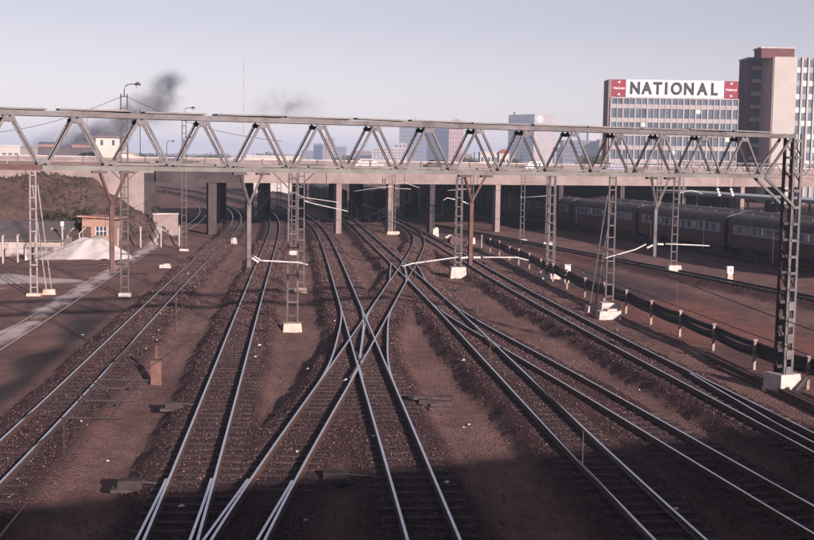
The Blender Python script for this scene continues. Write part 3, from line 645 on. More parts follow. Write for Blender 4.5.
# ------------------------------------------------------------------ parked carriages
MAROON = mat('maroon_carriage_paint', (0.042, 0.018, 0.024), 0.45, 0, 0.25, 1.5)
GREYB = mat('grey_carriage_band', (0.22, 0.23, 0.28), 0.5, 0, 0.2, 1.5)
ROOFC = mat('carriage_roof', (0.075, 0.065, 0.07), 0.8, 0, 0.3, 1.0)
CDIR = Vector((-0.2088, 1, 0)).normalized(); CROT = math.atan2(CDIR.y, CDIR.x)
def coach_meshes(L, Wd, body, band):
    D = {}
    b = MB(); b.box((L / 2, 0, 2.0), (L, Wd, 1.9)); D['body'] = b.mesh('body', body)
    b = MB(); n = 10; o = 0
    prof = [(-Wd / 2 - 0.03, 2.93)] + [(-(Wd / 2 + 0.03) * math.cos(a), 2.98 + 0.82 * math.sin(a) ** 0.8) for a in np.linspace(0.12, math.pi - 0.12, n)] + [(Wd / 2 + 0.03, 2.93)]
    P = [(0.0, y, z) for y, z in prof] + [(L, y, z) for y, z in prof]; k = len(prof)
    b.add(P, [tuple(range(k))[::-1], tuple(range(k, 2 * k))] + [(i, (i + 1) % k, (i + 1) % k + k, i + k) for i in range(k)]); D['roof'] = b.mesh('roof', ROOFC)
    b = MB()
    for s in (-1, 1): b.box((L / 2, s * (Wd / 2 + 0.006), 2.45), (L - 1.9, 0.016, 0.82))
    D['window_band'] = b.mesh('window_band', band)
    b = MB(); b.box((0, 0, 0), (0.72, 0.02, 0.58)); D['pane'] = b.mesh('pane', GLASS)
    b = MB(); b.box((0, 0, 0), (0.72, 0.02, 0.58)); D['pane_b'] = b.mesh('pane', GLASSB)
    b = MB(); b.box((0, 0, 0), (0.30, 0.02, 0.52)); D['blind'] = b.mesh('blind', BLIND)
    b = MB(); b.box((0, 0, 0), (0.70, 0.03, 1.75)); D['door'] = b.mesh('door', body)
    b = MB(); b.box((L / 2, 0, 0.92), (L - 0.5, Wd - 0.35, 0.24)); b.box((L / 2 - 1, -0.7, 0.55), (3.2, 0.7, 0.5)); b.box((L / 2 + 2.4, 0.6, 0.58), (2.0, 0.8, 0.45)); D['underframe'] = b.mesh('underframe', DARKST)
    b = MB()
    for s in (-1, 1): b.box((0, s * 0.72, 0.50), (2.6, 0.14, 0.28))
    b.box((0, 0, 0.55), (0.5, 1.6, 0.2)); D['bogie'] = b.mesh('bogie', DARKST)
    b = MB(); b.lathe((0, -0.62, 0.43), [(0.30, 0), (0.45, 0.03), (0.45, 0.13), (0.30, 0.15), (0.07, 0.15), (0.07, 1.09), (0.30, 1.09), (0.45, 1.11), (0.45, 1.21), (0.30, 1.24)], 14, (0, 1, 0)); D['wheelset'] = b.mesh('wheelset', DARKST)
    b = MB(); b.box((-0.17, 0, 2.05), (0.34, 0.95, 1.9)); D['gangway'] = b.mesh('gangway', ROOFC)
    b = MB(); b.lathe((0, 0, 3.72), [(0.17, 0), (0.17, 0.10), (0.10, 0.16)], 8); D['roof_vent'] = b.mesh('roof_vent', ROOFC)
    return D
def coach(x, y, D, label, L, Wd, nw, pat, gr):
    t = thing('railway_carriage', label, 'carriage', (x, y, 0), CROT, gr)
    for k in ('body', 'roof', 'window_band', 'underframe', 'gangway'): link(k, D[k], t)
    for bx in (2.9, L - 2.9):
        bg_ = link('bogie', D['bogie'], t, (bx, 0, 0))
        for dx in (-0.95, 0.95): link('wheelset', D['wheelset'], bg_, (dx, 0, 0))
    for s in (-1, 1):
        for i in range(nw):
            xx = 1.6 + (L - 3.2) * (i + 0.5) / nw
            w = link('window', D['pane_b'] if (i * 7 + pat) % 5 < 2 else D['pane'], t, (xx, s * (Wd / 2 + 0.019), 2.47))
            if (i * 5 + pat * 3) % 3 == 0 and 0 < i < nw - 1: link('blind', D['blind'], w, (random.uniform(-.2, .2), s * 0.004, 0.02))
        for xx in (0.55, L - 0.55): link('door', D['door'], t, (xx, s * (Wd / 2 + 0.004), 1.98))
    for i in range(6): link('roof_vent', D['roof_vent'], t, (1.7 + (L - 3.4) * i / 5, 0, 0))
LC = 19.9; DM = coach_meshes(LC, 2.85, MAROON, GREYB)
DG = coach_meshes(LC, 2.85, mat('dark_brown_carriage_paint', (0.06, 0.04, 0.045), 0.5, 0, 0.25, 1.5), mat('dull_grey_band', (0.15, 0.14, 0.16), 0.5, 0, 0.2, 1.5))
p = Vector((float(XF['M'](108.4)), 108.4, 0)) - CDIR * 20.9
labs = ['maroon carriage with grey window band nearest the right frame edge', 'maroon carriage behind the lattice mast, white blinds in its middle windows', 'maroon carriage left of the tall lattice mast, just before the bridge', 'maroon carriage half under the bridge', 'maroon carriage deepest under the bridge']
for i in range(5):
    coach(p.x, p.y, DM, labs[i], LC, 2.85, 13, i, 'maroon carriages parked in a train'); p = p + CDIR * 20.55
p = Vector((float(XF['N'](96)), 96, 0))
labs = ['dark roofed carriage behind the maroon train, rightmost of the back row', 'dark roofed carriage in the back row, behind the gap of the maroon train', 'dark roofed carriage in the back row, left end before the bridge']
for i in range(3):
    coach(p.x, p.y, DG, labs[i], LC, 2.85, 13, i + 2, 'dark carriages of the back row'); p = p + CDIR * 20.55
# goods wagons standing end-on in the shade beyond the bridge
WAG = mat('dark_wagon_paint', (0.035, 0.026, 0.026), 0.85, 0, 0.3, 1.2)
b = MB(); b.box((0, 0, 2.15), (9.2, 2.5, 2.3)); WB_ = b.mesh('body', WAG)
b = MB(); pr = [(-1.3, 3.29), (-1.1, 3.5), (-0.5, 3.68), (0.5, 3.68), (1.1, 3.5), (1.3, 3.29)]; kk = len(pr)
b.add([(-4.65, y_, z_) for y_, z_ in pr] + [(4.65, y_, z_) for y_, z_ in pr], [tuple(range(kk)), tuple(range(kk, 2 * kk))[::-1]] + [(i, (i + 1) % kk, (i + 1) % kk + kk, i + kk) for i in range(kk)]); WR_ = b.mesh('roof', ROOFC)
b = MB(); b.box((0, 0, 0.9), (9.0, 2.1, 0.2)); b.box((-4.9, 0, 1.0), (0.6, 0.3, 0.25)); b.box((4.9, 0, 1.0), (0.6, 0.3, 0.25)); WU_ = b.mesh('underframe', DARKST)
b = MB(); b.box((0, 0, 2.1), (1.9, 2.56, 2.1)); WD_ = b.mesh('door', WAG)
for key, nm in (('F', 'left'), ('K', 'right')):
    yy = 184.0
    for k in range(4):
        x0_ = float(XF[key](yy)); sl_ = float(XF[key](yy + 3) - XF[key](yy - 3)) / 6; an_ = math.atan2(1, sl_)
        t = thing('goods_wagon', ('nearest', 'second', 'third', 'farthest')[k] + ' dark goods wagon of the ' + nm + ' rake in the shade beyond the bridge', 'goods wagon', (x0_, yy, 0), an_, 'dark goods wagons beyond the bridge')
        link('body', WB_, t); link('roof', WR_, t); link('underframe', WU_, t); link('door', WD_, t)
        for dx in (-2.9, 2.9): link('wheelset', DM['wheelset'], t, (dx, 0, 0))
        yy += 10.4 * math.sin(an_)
# platform canopy behind the trains
t = thing('platform_canopy', 'long pale grey platform roof behind the carriages', 'platform roof', (40.5, 128, 0), CROT)
b = MB(); b.beam((-45, -1.8, 4.65), (34, -1.8, 4.65), 5.2, 0.16); b.build('roof_sheet', mat('pale_grey_roof', (0.40, 0.44, 0.47), 0.5, 0.1, 0.15, 0.4), t)
b = MB(); b.beam((-45, 0.86, 4.52), (34, 0.86, 4.52), 0.08, 0.34); b.build('fascia', mat('canopy_fascia', (0.2, 0.2, 0.22), 0.7), t)
for k in range(12):
    b = MB(); b.box((-42 + 6.8 * k, -1.8, 2.2), (0.18, 0.18, 4.74)); b.build('post', GALV, t)
b = MB(); b.box((-5, -3.2, 0.2), (80, 5.0, 1.1)); b.build('platform', CONC, t)
for xx in (-21, 1.5):
    b = MB(); b.lathe((xx, 1.0, 4.2), [(0.05, 0.1), (0.16, 0.0), (0.16, -0.12), (0.05, -0.18)], 8); b.build('lamp', WHITE, t)
t = thing('brick_hut', 'small red brick hut with flat roof behind the carriages', 'hut', (41.6, 116, 0), CROT)
BRICK = mat('red_brick', (0.33, 0.12, 0.09), 0.9, 0, 0.25, 3)
b = MB(); b.box((0, 0, 2.4), (2.6, 3.2, 4.8)); b.build('wall', BRICK, t); b = MB(); b.box((0, 0, 4.88), (3.0, 3.6, 0.14)); b.build('roof', CONCR, t)
b = MB(); b.box((0.2, 1.61, 4.0), (0.8, 0.05, 0.9)); b.build('window', GLASS, t)

# ------------------------------------------------------------------ row of cable posts on the right
posts = [(15.4, 39.0), (14.7, 43.3), (13.95, 47.5), (13.45, 52.0), (12.95, 56.3), (12.45, 60.6), (11.9, 64.6), (11.4, 68.8), (10.9, 73.0), (10.4, 77.5), (10.0, 81.8), (9.65, 86.2), (9.3, 91), (8.9, 95.5), (8.5, 99.5), (8.0, 104), (7.5, 108.5), (7.0, 113)]
POSTC = mat('post_concrete', (0.34, 0.28, 0.25), 0.9, 0, 0.25, 3, col2=(0.16, 0.12, 0.11))
CABLE = mat('black_cable_sheath', (0.028, 0.024, 0.025), 0.7, 0, 0.3, 4)
t = thing('cable_run', 'sagging black cables carried along the track on a row of short posts', 'cable run')
tops = []
for i, (x, y) in enumerate(posts):
    x *= SC; y *= SC
    z0 = zg(x, y); h = 1.28 + random.uniform(-.06, .08); b = MB(); b.box((x, y, z0 + h / 2 - 0.1), (0.11, 0.11, h + 0.2), 0.1); b.box((x, y - 0.0, z0 + h + 0.02), (0.2, 0.12, 0.06), 0.1)
    b.build('post', POSTC, t); tops.append((x, y, z0 + h))
for j, (dx, dz, r_, sg) in enumerate(((0.14, -0.14, 0.065, 0.16), (0.17, -0.24, 0.055, 0.24), (0.13, -0.52, 0.070, 0.18), (0.18, -0.60, 0.05, 0.25), (-0.12, -0.46, 0.035, 0.3), (0.16, -0.36, 0.05, 0.35), (0.15, -0.44, 0.05, 0.3), (0.12, -0.3, 0.04, 0.2), (0.16, -0.7, 0.045, 0.2))):
    pts = []
    for a, c in zip(tops[:-1], tops[1:]):
        s_ = sg * random.uniform(0.15, 0.45)
        for u in np.linspace(0, 1, 7)[:-1]:
            pts.append((a[0] + (c[0] - a[0]) * u + dx, a[1] + (c[1] - a[1]) * u, a[2] + (c[2] - a[2]) * u + dz - s_ * 4 * u * (1 - u)))
    b = MB(); b.tube(pts, r_, 6); b.build('cable', CABLE, t, True)
t = thing('rail_stack', 'stack of dark old rails lying on the ground beside the cable posts', 'rail stack')
for k, (o, z) in enumerate(((0, 0.06), (0.18, 0.06), (0.36, 0.06), (0.54, 0.06), (0.1, 0.2), (0.3, 0.2))):
    a = Vector((13.25 + o, 50.5, 0)); c = Vector((14.55 + o, 40.0, 0)); b = MB(); b.beam((a.x, a.y + k * 0.6, zg(a.x, a.y) + z), (c.x, c.y, zg(c.x, c.y) + z), 0.12, 0.13); b.build('rail', RUST, t)
t = thing('relay_cabinet', 'white relay cabinet on a post by the cable row', 'cabinet', (11.5, 85.9, zg(11.5, 85.9)), 0.2)
b = MB(); b.box((0, 0, 0.95), (0.42, 0.32, 0.75)); b.box((0, 0, 1.35), (0.5, 0.4, 0.05)); b.build('box', CONCW, t)
for s in (-0.13, 0.13):
    b = MB(); b.box((s, 0, 0.25), (0.08, 0.08, 0.66)); b.build('leg', CONC, t)
b = MB(); b.box((0.05, -0.165, 0.95), (0.32, 0.012, 0.62)); b.build('door', WHITE, t)

def text_mesh(txt, size, extrude, bold=0.0, sx=1.0):
    cu = bpy.data.curves.new('lettering', 'FONT'); cu.body = txt; cu.size = size; cu.extrude = extrude; cu.offset = bold; cu.align_x = 'CENTER'; cu.align_y = 'CENTER'; cu.resolution_u = 4
    o = bpy.data.objects.new('lettering', cu); COL.objects.link(o); dg = bpy.context.evaluated_depsgraph_get(); me = bpy.data.meshes.new_from_object(o.evaluated_get(dg)); bpy.data.objects.remove(o)
    for v in me.vertices: v.co.x *= sx
    return me
def letters(txt, size, ext, matl, parent, loc, name='letter', bold=0.0, sx=1.0, rz=0.0, gap=None):
    if gap is None:
        me = text_mesh(txt, size, ext, bold, sx); me.materials.clear(); me.materials.append(matl); o = link(name, me, parent, loc); o.rotation_euler = (math.pi / 2, 0, rz); return
    for i, ch in enumerate(txt):
        me = text_mesh(ch, size, ext, bold, sx); me.materials.clear(); me.materials.append(matl); o = link(name, me, parent, (loc[0] + gap[i], loc[1], loc[2])); o.rotation_euler = (math.pi / 2, 0, rz)
BLACKP = mat('black_paint', (0.02, 0.02, 0.025), 0.6, 0, 0.1, 3)
x, y = 23.1, 85.6
t = thing('ground_signal', 'small white number box on a concrete foot beside the dark track', 'signal', (x, y, zg(x, y)), 0.1)
b = MB(); b.box((0, 0, 0.24), (0.46, 0.42, 0.62), 0, 0, 0.72); b.build('foot', CONCR, t); b = MB(); b.box((0, 0, 0.80), (0.44, 0.30, 0.50)); b.build('box', WHITE, t)
letters('6', 0.42, 0.006, BLACKP, t, (0.02, -0.158, 0.80), 'numeral')

# ------------------------------------------------------------------ things on the left: hut, sand heap, posts, shed
t = thing('small_hut', 'small orange hut with flat overhanging roof below the embankment', 'hut', (-29.4, 115.5, -0.45), -0.05); t.scale = (0.9, 0.9, 0.9)
ORANGE = mat('orange_plaster', (0.30, 0.19, 0.145), 0.85, 0, 0.12, 0.8)
b = MB(); b.box((0, 0, 1.3), (3.5, 3.0, 3.0)); b.build('wall', ORANGE, t)
b = MB(); b.beam((-2.2, -0.1, 3.0), (2.2, -0.1, 2.84), 3.7, 0.16); b.build('roof', mat('rusty_sheet_roof', (0.30, 0.16, 0.12), 0.8, 0, 0.3, 1.5), t)
f = MB(); f.box((0.35, -1.52, 1.45), (1.2, 0.06, 0.95)); w = f.build('window', GLASS, t)
for k in range(4):
    b = MB(); b.box((0.35 - 0.6 + 0.4 * k, -1.56, 1.45), (0.06, 0.04, 0.95)); b.build('glazing_bar', WHITE, w)
b = MB(); b.box((0.35, -1.565, 1.45), (1.2, 0.04, 0.05)); b.build('glazing_bar', WHITE, w)
b = MB(); b.box((-1.2, -1.52, 0.95), (0.85, 0.05, 1.95)); b.build('door', BRN, t)
# sand heap
def heap(name, cx, cy, rx, ry, h, matl, label, cat):
    n = 36; P = []; Fc = []; zb = zg(cx, cy) - 0.15
    for i in range(n + 1):
        for j in range(n + 1):
            u = -1 + 2 * i / n; v = -1 + 2 * j / n; r = math.hypot(u, v); a = math.atan2(v, u)
            k = max(0.0, 1 - r * (1 + 0.12 * math.sin(3 * a + 1) + 0.08 * math.sin(7 * a)))
            P.append((cx + u * rx, cy + v * ry, zb + h * min(1, k * 1.35) ** 0.9 * (1 + 0.10 * float(noise2(u * 3 + 5, v * 3 + 5, 1.5, 31) - 0.5)) + 0.12 * float(noise2(u + 4, v + 4, 7, 33)) * (1 if k > 0 else 0)))
    for i in range(n):
        for j in range(n): a = i * (n + 1) + j; Fc.append((a, a + n + 1, a + n + 2, a + 1))
    b = MB(); b.add(P, Fc); return tag(b.build(name, matl, None, True), label, cat)
heap('sand_heap', -26.5, 101, 3.6, 2.6, 1.75, mat('pale_sand', (0.42, 0.40, 0.385), 0.95, 0, 0.10, 2, 0.6), 'heap of pale sand beside the board wall', 'sand heap')
t = thing('board_wall', 'low grey concrete board wall holding the sand heap', 'wall', (-29.6, 98.3, zg(-29.6, 98.3)), 0.35)
for k in range(3):
    b = MB(); b.box((0, 0, 0.2 + 0.36 * k), (3.2, 0.12, 0.35)); b.build('board', mat('grey_board', (0.22, 0.20, 0.20), 0.9), t)
b = MB(); b.box((-1.67, -0.02, 0.55), (0.16, 0.22, 1.3)); b.build('post', CONCW, t)
def bent_post(x, y, h, label, rz=0.3, top=0.55):
    x *= 1.04; y *= 1.04
    z0 = zg(x, y); t = thing('fence_post', label, 'fence post', (x, y, z0), rz, 'concrete fence posts below the embankment')
    b = MB(); b.tube([(0, 0, -0.1), (0, 0, h), (top, 0, h + top * 1.0)], 0.085, 5); b.build('shaft', CONC, t)
    for z in (0.5, 1.1, 1.7):
        b = MB(); b.beam((0, 0.09, z), (1.1, 0.09, z + 0.02), 0.012, 0.012); b.build('strand', DARKST, t)
for i, (x, y) in enumerate(((-30.0, 99.5), (-29.2, 99.9), (-28.5, 100.4), (-27.8, 101.5))):
    bent_post(x, y, 1.75, ('leftmost', 'second', 'third', 'rightmost')[i] + ' of four pale bent concrete posts behind the sand heap')
for i, (x, y) in enumerate(((-30.6, 90.5), (-29.8, 91.5), (-28.9, 93.0))):
    bent_post(x, y, 2.15, ('leftmost', 'middle', 'rightmost')[i] + ' of three straight posts in front of the grey shed', 0.3, 0.12)
for i, (x, y) in enumerate(((-26.0, 107.5), (-24.2, 108.6), (-22.6, 109.8), (-21.2, 111.2))):
    bent_post(x, y, 1.9, ('first', 'second', 'third', 'fourth')[i] + ' dark post from the left along the hut front', 0.5, 0.1)
t = thing('low_shed', 'long low shed with dull grey roof at the far left', 'shed', (-36.2, 103, zg(-36.2, 103)), 0.1)
b = MB(); b.box((0, 0, 0.6), (13.5, 5.0, 1.6)); b.build('wall', mat('shed_wall', (0.30, 0.25, 0.23), 0.9), t)
b = MB(); b.add([(-7, -2.9, 1.35), (7, -2.9, 1.35), (7, 2.9, 2.7), (-7, 2.9, 2.7), (-7, -2.9, 1.45), (7, -2.9, 1.45), (7, 2.9, 2.8), (-7, 2.9, 2.8)], [(3, 2, 1, 0), (4, 5, 6, 7), (0, 1, 5, 4), (1, 2, 6, 5), (2, 3, 7, 6), (3, 0, 4, 7)]); b.build('roof', mat('dull_grey_roof', (0.10, 0.085, 0.087), 0.9, 0, 0.2, 0.6), t)
for k in range(3):
    b = MB(); b.box((-4 + 3.6 * k, -2.51, 0.6), (1.6, 0.04, 1.1)); b.build('wall_panel', CONC, t)
t = thing('marker_post', 'thin post with a white box on top behind the sand heap', 'post', (-29.1, 101, zg(-29.1, 101)))
b = MB(); b.box((0, 0, 1.3), (0.1, 0.1, 2.7)); b.build('post', CONC, t); b = MB(); b.box((0, 0, 2.85), (0.24, 0.2, 0.4)); b.build('box', WHITE, t)
# broken wall stump at the abutment foot
t = thing('wall_stump', 'low pale concrete wall at the foot of the abutment', 'wall', (-24.9, 123.0, zg(-24.9, 123.0)), SA)
b = MB(); b.box((0, 0, 0.7), (2.6, 0.5, 2.1)); b.build('wall', CONCP, t); b = MB(); b.box((0, 0, 1.83), (2.7, 0.6, 0.14)); b.build('coping', CONC, t)
# shrubs
LEAF = mat('dry_dark_leaves', (0.034, 0.028, 0.022), 0.8, 0, 0.4, 1.5)
TWIG = mat('twig', (0.08, 0.06, 0.05), 0.9)
def bush(name, x, y, rx, ry, h, n, label, cat='shrub', z0=None, ls=0.22, matl=None, trunk=0.3, group=None):
    z0 = zg(x, y) if z0 is None else z0; t = thing(name, label, cat, (x, y, z0), 0, group)
    b = MB()
    cl = [(random.uniform(-.6, .6) * rx, random.uniform(-.6, .6) * ry, h * random.uniform(0.3, 0.85), random.uniform(.25, .5)) for _ in range(14)]
    for k in range(n):
        c = random.choice(cl); r_ = c[3] * rx
        d = Vector((random.gauss(0, 1), random.gauss(0, 1), random.gauss(0, 1))).normalized() * r_ * random.random() ** 0.4
        p = Vector((c[0], c[1], c[2])) + Vector((d.x, d.y, d.z * 0.8)); 
        if p.z < 0.05: p.z = 0.1
        a = Vector((random.gauss(0, 1), random.gauss(0, 1), random.gauss(0, 1))).normalized(); e = a.orthogonal().normalized(); f2 = a.cross(e); s = ls * random.uniform(.6, 1.3)
        b.add([p - e * s, p + f2 * s * 0.5, p + e * s, p - f2 * s * 0.5], [(0, 1, 2, 3)])
    b.build('crown', matl or LEAF, t)
    b = MB(); b.tube([(0, 0, -0.2), (0.05, 0, trunk * h), (0.0, 0.1, h * 0.6)], 0.06 * max(1, h / 2.5), 6, 0, 0.03)
    for k in range(5): c = cl[k]; b.tube([(0, 0, h * trunk), (c[0], c[1], c[2])], 0.035 * max(1, h / 3), 5, 0, 0.01)
    b.build('trunk', TWIG, t)
bush('shrub', -33.3, 114, 1.7, 1.5, 2.8, 1500, 'dark shrub left of the orange hut')
bush('shrub', -31.6, 115.5, 1.4, 1.4, 2.3, 1100, 'lower dark shrub touching the orange hut')
bush('shrub', -26.4, 126.6, 0.6, 0.6, 3.0, 500, 'tall thin shrub growing against the abutment wall')
def scrub():
    b = MB()
    for k in range(3600):
        tt = -random.uniform(0.5, 50); ss = random.uniform(1, 14.5); p = B0 + BD * tt + BN * ss; z = 0
        b.v.append((p.x, p.y, 0)); 
    P = np.array(b.v); Z = ground_fields(P[:, 0], P[:, 1])[0]; keep = noise2(P[:, 0], P[:, 1], 0.3, 41) + 0.25 * noise2(P[:, 0], P[:, 1], 1.1, 42) > 0.62
    b = MB()
    for (x, y, _), z, kp in zip(P, Z, keep):
        if not kp or z < 0.2: continue
        for i in range(3):
            a = random.random() * 6.28; s = random.uniform(.08, .26); dx, dy = math.cos(a) * s, math.sin(a) * s; hx, hy = random.uniform(-.2, .2), random.uniform(-.2, .2)
            b.add([(x - dx * .5, y - dy * .5, z - .05), (x + dx * .5, y + dy * .5, z - .05), (x + dx * .3 + hx, y + dy * .3 + hy, z + s), (x - dx * .2 + hx, y - dy * .2 + hy, z + s * 1.2)], [(0, 1, 2, 3)])
    tag(b.build('embankment_scrub', mat('dry_scrub', (0.05, 0.037, 0.032), 0.9, 0, 0.5, 0.8)), 'dry dark scrub covering the embankment slope', 'scrub', None, 'stuff')
scrub()

# ------------------------------------------------------------------ bits between the tracks
x, y = -9.4, 44.8
t = thing('trackside_box', 'brown trackside box with a short post, right of the sandy siding', 'box', (x, y, zg(x, y)), 0.1)
b = MB(); b.box((0, 0, 0.42), (0.40, 0.34, 0.95)); b.build('box', mat('brown_box_paint', (0.13, 0.07, 0.055), 0.8, 0, 0.25, 3), t); b = MB(); b.box((0, 0, 0.92), (0.46, 0.40, 0.06)); b.build('lid', BRN, t)
b = MB(); b.box((-0.02, 0.28, 0.7), (0.1, 0.1, 1.5)); b.build('post', BRN, t)
x, y = 0.8, 40.6
t = thing('sleeper_pile', 'untidy pile of dark old sleepers beside the centre track', 'sleeper pile', (x, y, zg(x, y)), 0.2)
for k in range(7):
    o = link('sleeper', SLM[k % 4], t, (random.uniform(-.25, .35), random.uniform(-.5, .5), 0.14 + 0.14 * (k // 3) + 0.03 * (k % 3)), random.uniform(-.5, .5)); o.scale = (random.uniform(0.7, 1.3), 1, 0.9); o.rotation_euler = (random.uniform(-.15, .15), random.uniform(-.2, .2), random.uniform(-.6, .6))
def machine(x, y, rz, label):
    x *= 1.03; y *= 1.03
    t = thing('point_machine', label, 'point machine', (x, y, zg(x, y)), rz, 'point machines')
    b = MB(); b.box((0, 0, 0.17), (0.62, 0.34, 0.2), 0, 0, 0.92); b.build('casing', mat('grimy_casing', (0.035, 0.028, 0.028), 0.85, 0, 0.3, 3), t); b = MB(); b.box((0, 0, 0.03), (0.9, 0.5, 0.08)); b.build('slab', mat('grimy_slab', (0.06, 0.045, 0.043), 0.9, 0, 0.3, 3), t)
    b = MB(); b.tube([(0.3, 0, 0.2), (1.1, 0, 0.12)], 0.025, 6); b.build('rod', DARKST, t)
machine(-6.65, 28.6, 0.1, 'dark point machine on a slab left of the hanger track in the foreground')
machine(-1.75, 29.6, 0.1, 'dark point machine between the two bottom centre tracks')
machine(-7.4, 38.0, 0.1, 'dark point machine near the brown trackside box')
machine(3.6, 76.5, 3.1, 'dark point machine before the big white mast block')
LIT = mat('white_litter', (0.5, 0.48, 0.45), 0.9, 0, 0.1, 3)
LM = []
for k in range(3):
    b = MB(); b.add([(-.12, -.07, 0), (.1, -.09, .01), (.13, .06, 0), (-.08, .09, .02), (-.02, 0, .07 + .02 * k)], [(0, 1, 4), (1, 2, 4), (2, 3, 4), (3, 0, 4), (3, 2, 1, 0)]); LM.append(b.mesh('litter_scrap', LIT))
lp = [(-8.3, 33), (-9.9, 36.2), (-5.2, 27.5), (-3.0, 33), (-1.7, 30.4), (-2.2, 26.5), (1.9, 38), (2.1, 38.4), (1.1, 30), (-6.2, 49), (-6.4, 52), (-7.2, 55), (3.3, 61), (3.5, 70), (9.3, 37), (6.5, 28), (8.9, 45), (-2.2, 44), (-11.5, 54), (-12.8, 62), (-13.3, 75), (-10.6, 72), (-12.5, 90), (-15.4, 84), (-14.6, 101), (-7.2, 83), (-3.5, 78), (-2.4, 88), (11, 62), (-3.9, 47.5), (-0.9, 35), (-3.6, 60), (2.4, 49), (-15.5, 57)]
for k, (x, y) in enumerate(lp):
    o = link('litter_scrap', LM[k % 3], None, (x, y, zg(x, y) + 0.03), random.random() * 6); s = random.uniform(.35, .8); o.scale = (s, s, s)
    tag(o, 'small scrap of white litter on the cinder ground', 'litter', 'scraps of white litter')
def block(x, y, d, rz, label, matl=CONCW):
    x *= SC; y *= SC
    b = MB(); b.box((0, 0, d[2] / 2 - 0.05), d, 0, 0, 0.9); b.box((0.1 * d[0], 0.05, d[2] * 0.95), (d[0] * 0.5, d[1] * 0.6, d[2] * 0.3), 0.3); o = b.build('concrete_block', matl); o.location = (x, y, zg(x, y)); o.rotation_euler = (0, 0, rz); tag(o, label, 'block')
block(-17.6, 87, (0.9, 0.4, 0.3), 0.1, 'low pale concrete block between siding and first track')
block(-15.7, 108, (0.6, 0.5, 0.5), 0.4, 'small white block by the track before the bridge pier')
block(2.95, 128, (0.7, 0.7, 0.9), 0.2, 'white block under the bridge edge left of the dark drum')
block(4.0, 117, (0.9, 0.7, 0.8), 0.2, 'white block beside the dark cable drum')
block(10.6, 62.6, (1.3, 0.7, 0.5), 0.2, 'broken white concrete lump leaning at the stayed mast')
t = thing('cable_drum', 'dark cable drum lying by the curving track near the bridge', 'cable drum', (4.7, 122, zg(4.7, 122) + 0.55), 0.4)
for s in (-0.35, 0.35):
    b = MB(); b.lathe((0, s, 0), [(0.55, -0.04), (0.55, 0.04)], 18, (0, 1, 0)); b.build('flange', BRN, t)
b = MB(); b.lathe((0, -0.33, 0), [(0.35, 0), (0.35, 0.66)], 14, (0, 1, 0)); b.build('core', DARKST, t)

# ------------------------------------------------------------------ city
def block_building(name, label, cx, cy, wd, dp, z1, wall, rz=0.0, rows=0, cols=0, wmat=None, ww=0.55, wh=0.55, zlow=8.0, parts=None, ztop=None, cat='building', sides=('f',), group=None):
    t = thing(name, label, cat, (cx, cy, -0.6), rz, group)
    b = MB(); b.box((0, 0, (z1 + 0.6) / 2), (wd, dp, z1 + 0.6)); b.build('wall', wall, t)
    b = MB(); b.box((0, 0, z1 + 0.6 + 0.2), (wd + 0.3, dp + 0.3, 0.4)); b.build('roof_coping', wall, t)
    if rows:
        zt = (ztop or z1 - 1.0) + 0.6; fh = (zt - (zlow + 0.6)) / rows
        for sd in sides:
            span = wd if sd == 'f' else dp; cw = span * 0.94 / cols if sd == 'f' else span * 0.94 / max(2, int(cols * dp / wd))
            nc = cols if sd == 'f' else max(2, int(cols * dp / wd))
            b = MB()
            if sd == 'f': b.box((0, 0, 0), (cw * ww, 0.12, fh * wh))
            else: b.box((0, 0, 0), (0.12, cw * ww, fh * wh))
            wm = b.mesh('window', wmat or GLASS)
            for r_ in range(rows):
                for c in range(nc):
                    u = -span * 0.47 + cw * (c + 0.5); z = zlow + 0.6 + fh * (r_ + 0.5)
                    link('window', wm, t, (u, -dp / 2, z) if sd == 'f' else (-wd / 2, u, z))
    return t
def pxw(u, Y): return (u - 407) / 1200.0 * Y
# the office block with the sign
Y0 = 290.0; X0 = pxw(606.5, Y0); X1 = pxw(732.5, Y0); wd = X1 - X0; ZTOP = 24.0
LIGHTC = mat('pale_office_concrete', (0.28, 0.265, 0.265), 0.85, 0, 0.12, 0.3)
t = thing('office_block', 'grey glazed office block with a white rooftop sign reading NATIONAL', 'building', ((X0 + X1) / 2, Y0, -0.6), 0.0)
b = MB(); b.box((0, 3.7, (ZTOP + 0.6) / 2), (wd, 7, ZTOP + 0.6)); b.build('wall', mat('office_core', (0.20, 0.19, 0.20), 0.9), t)
b = MB(); b.box((-wd / 2 - 0.35, 3.6, (ZTOP + 4.6) / 2), (0.7, 6.8, ZTOP + 5.1)); b.build('end_wall', mat('dark_side_brick', (0.20, 0.13, 0.13), 0.9), t)
NC = 21; FH = 3.28; rows_z = []
zc = ZTOP + 0.6
pw = wd / NC
bw = MB(); bw.box((0, 0, 0), (pw * 0.74, 0.10, 2.2)); wmA = [bw.mesh('window', GLASSB), None]
bw = MB(); bw.box((0, 0, 0), (pw * 0.74, 0.10, 2.2)); wmA[1] = bw.mesh('window', GLASS)
bw = MB(); bw.box((0, 0, 0), (pw * 0.74, 0.10, 1.3)); wmT = bw.mesh('window', GLASSB)
bwb = MB(); bwb.box((0, 0, 0), (pw * 0.66, 0.04, 0.9)); wblind = bwb.mesh('blind', BLIND)
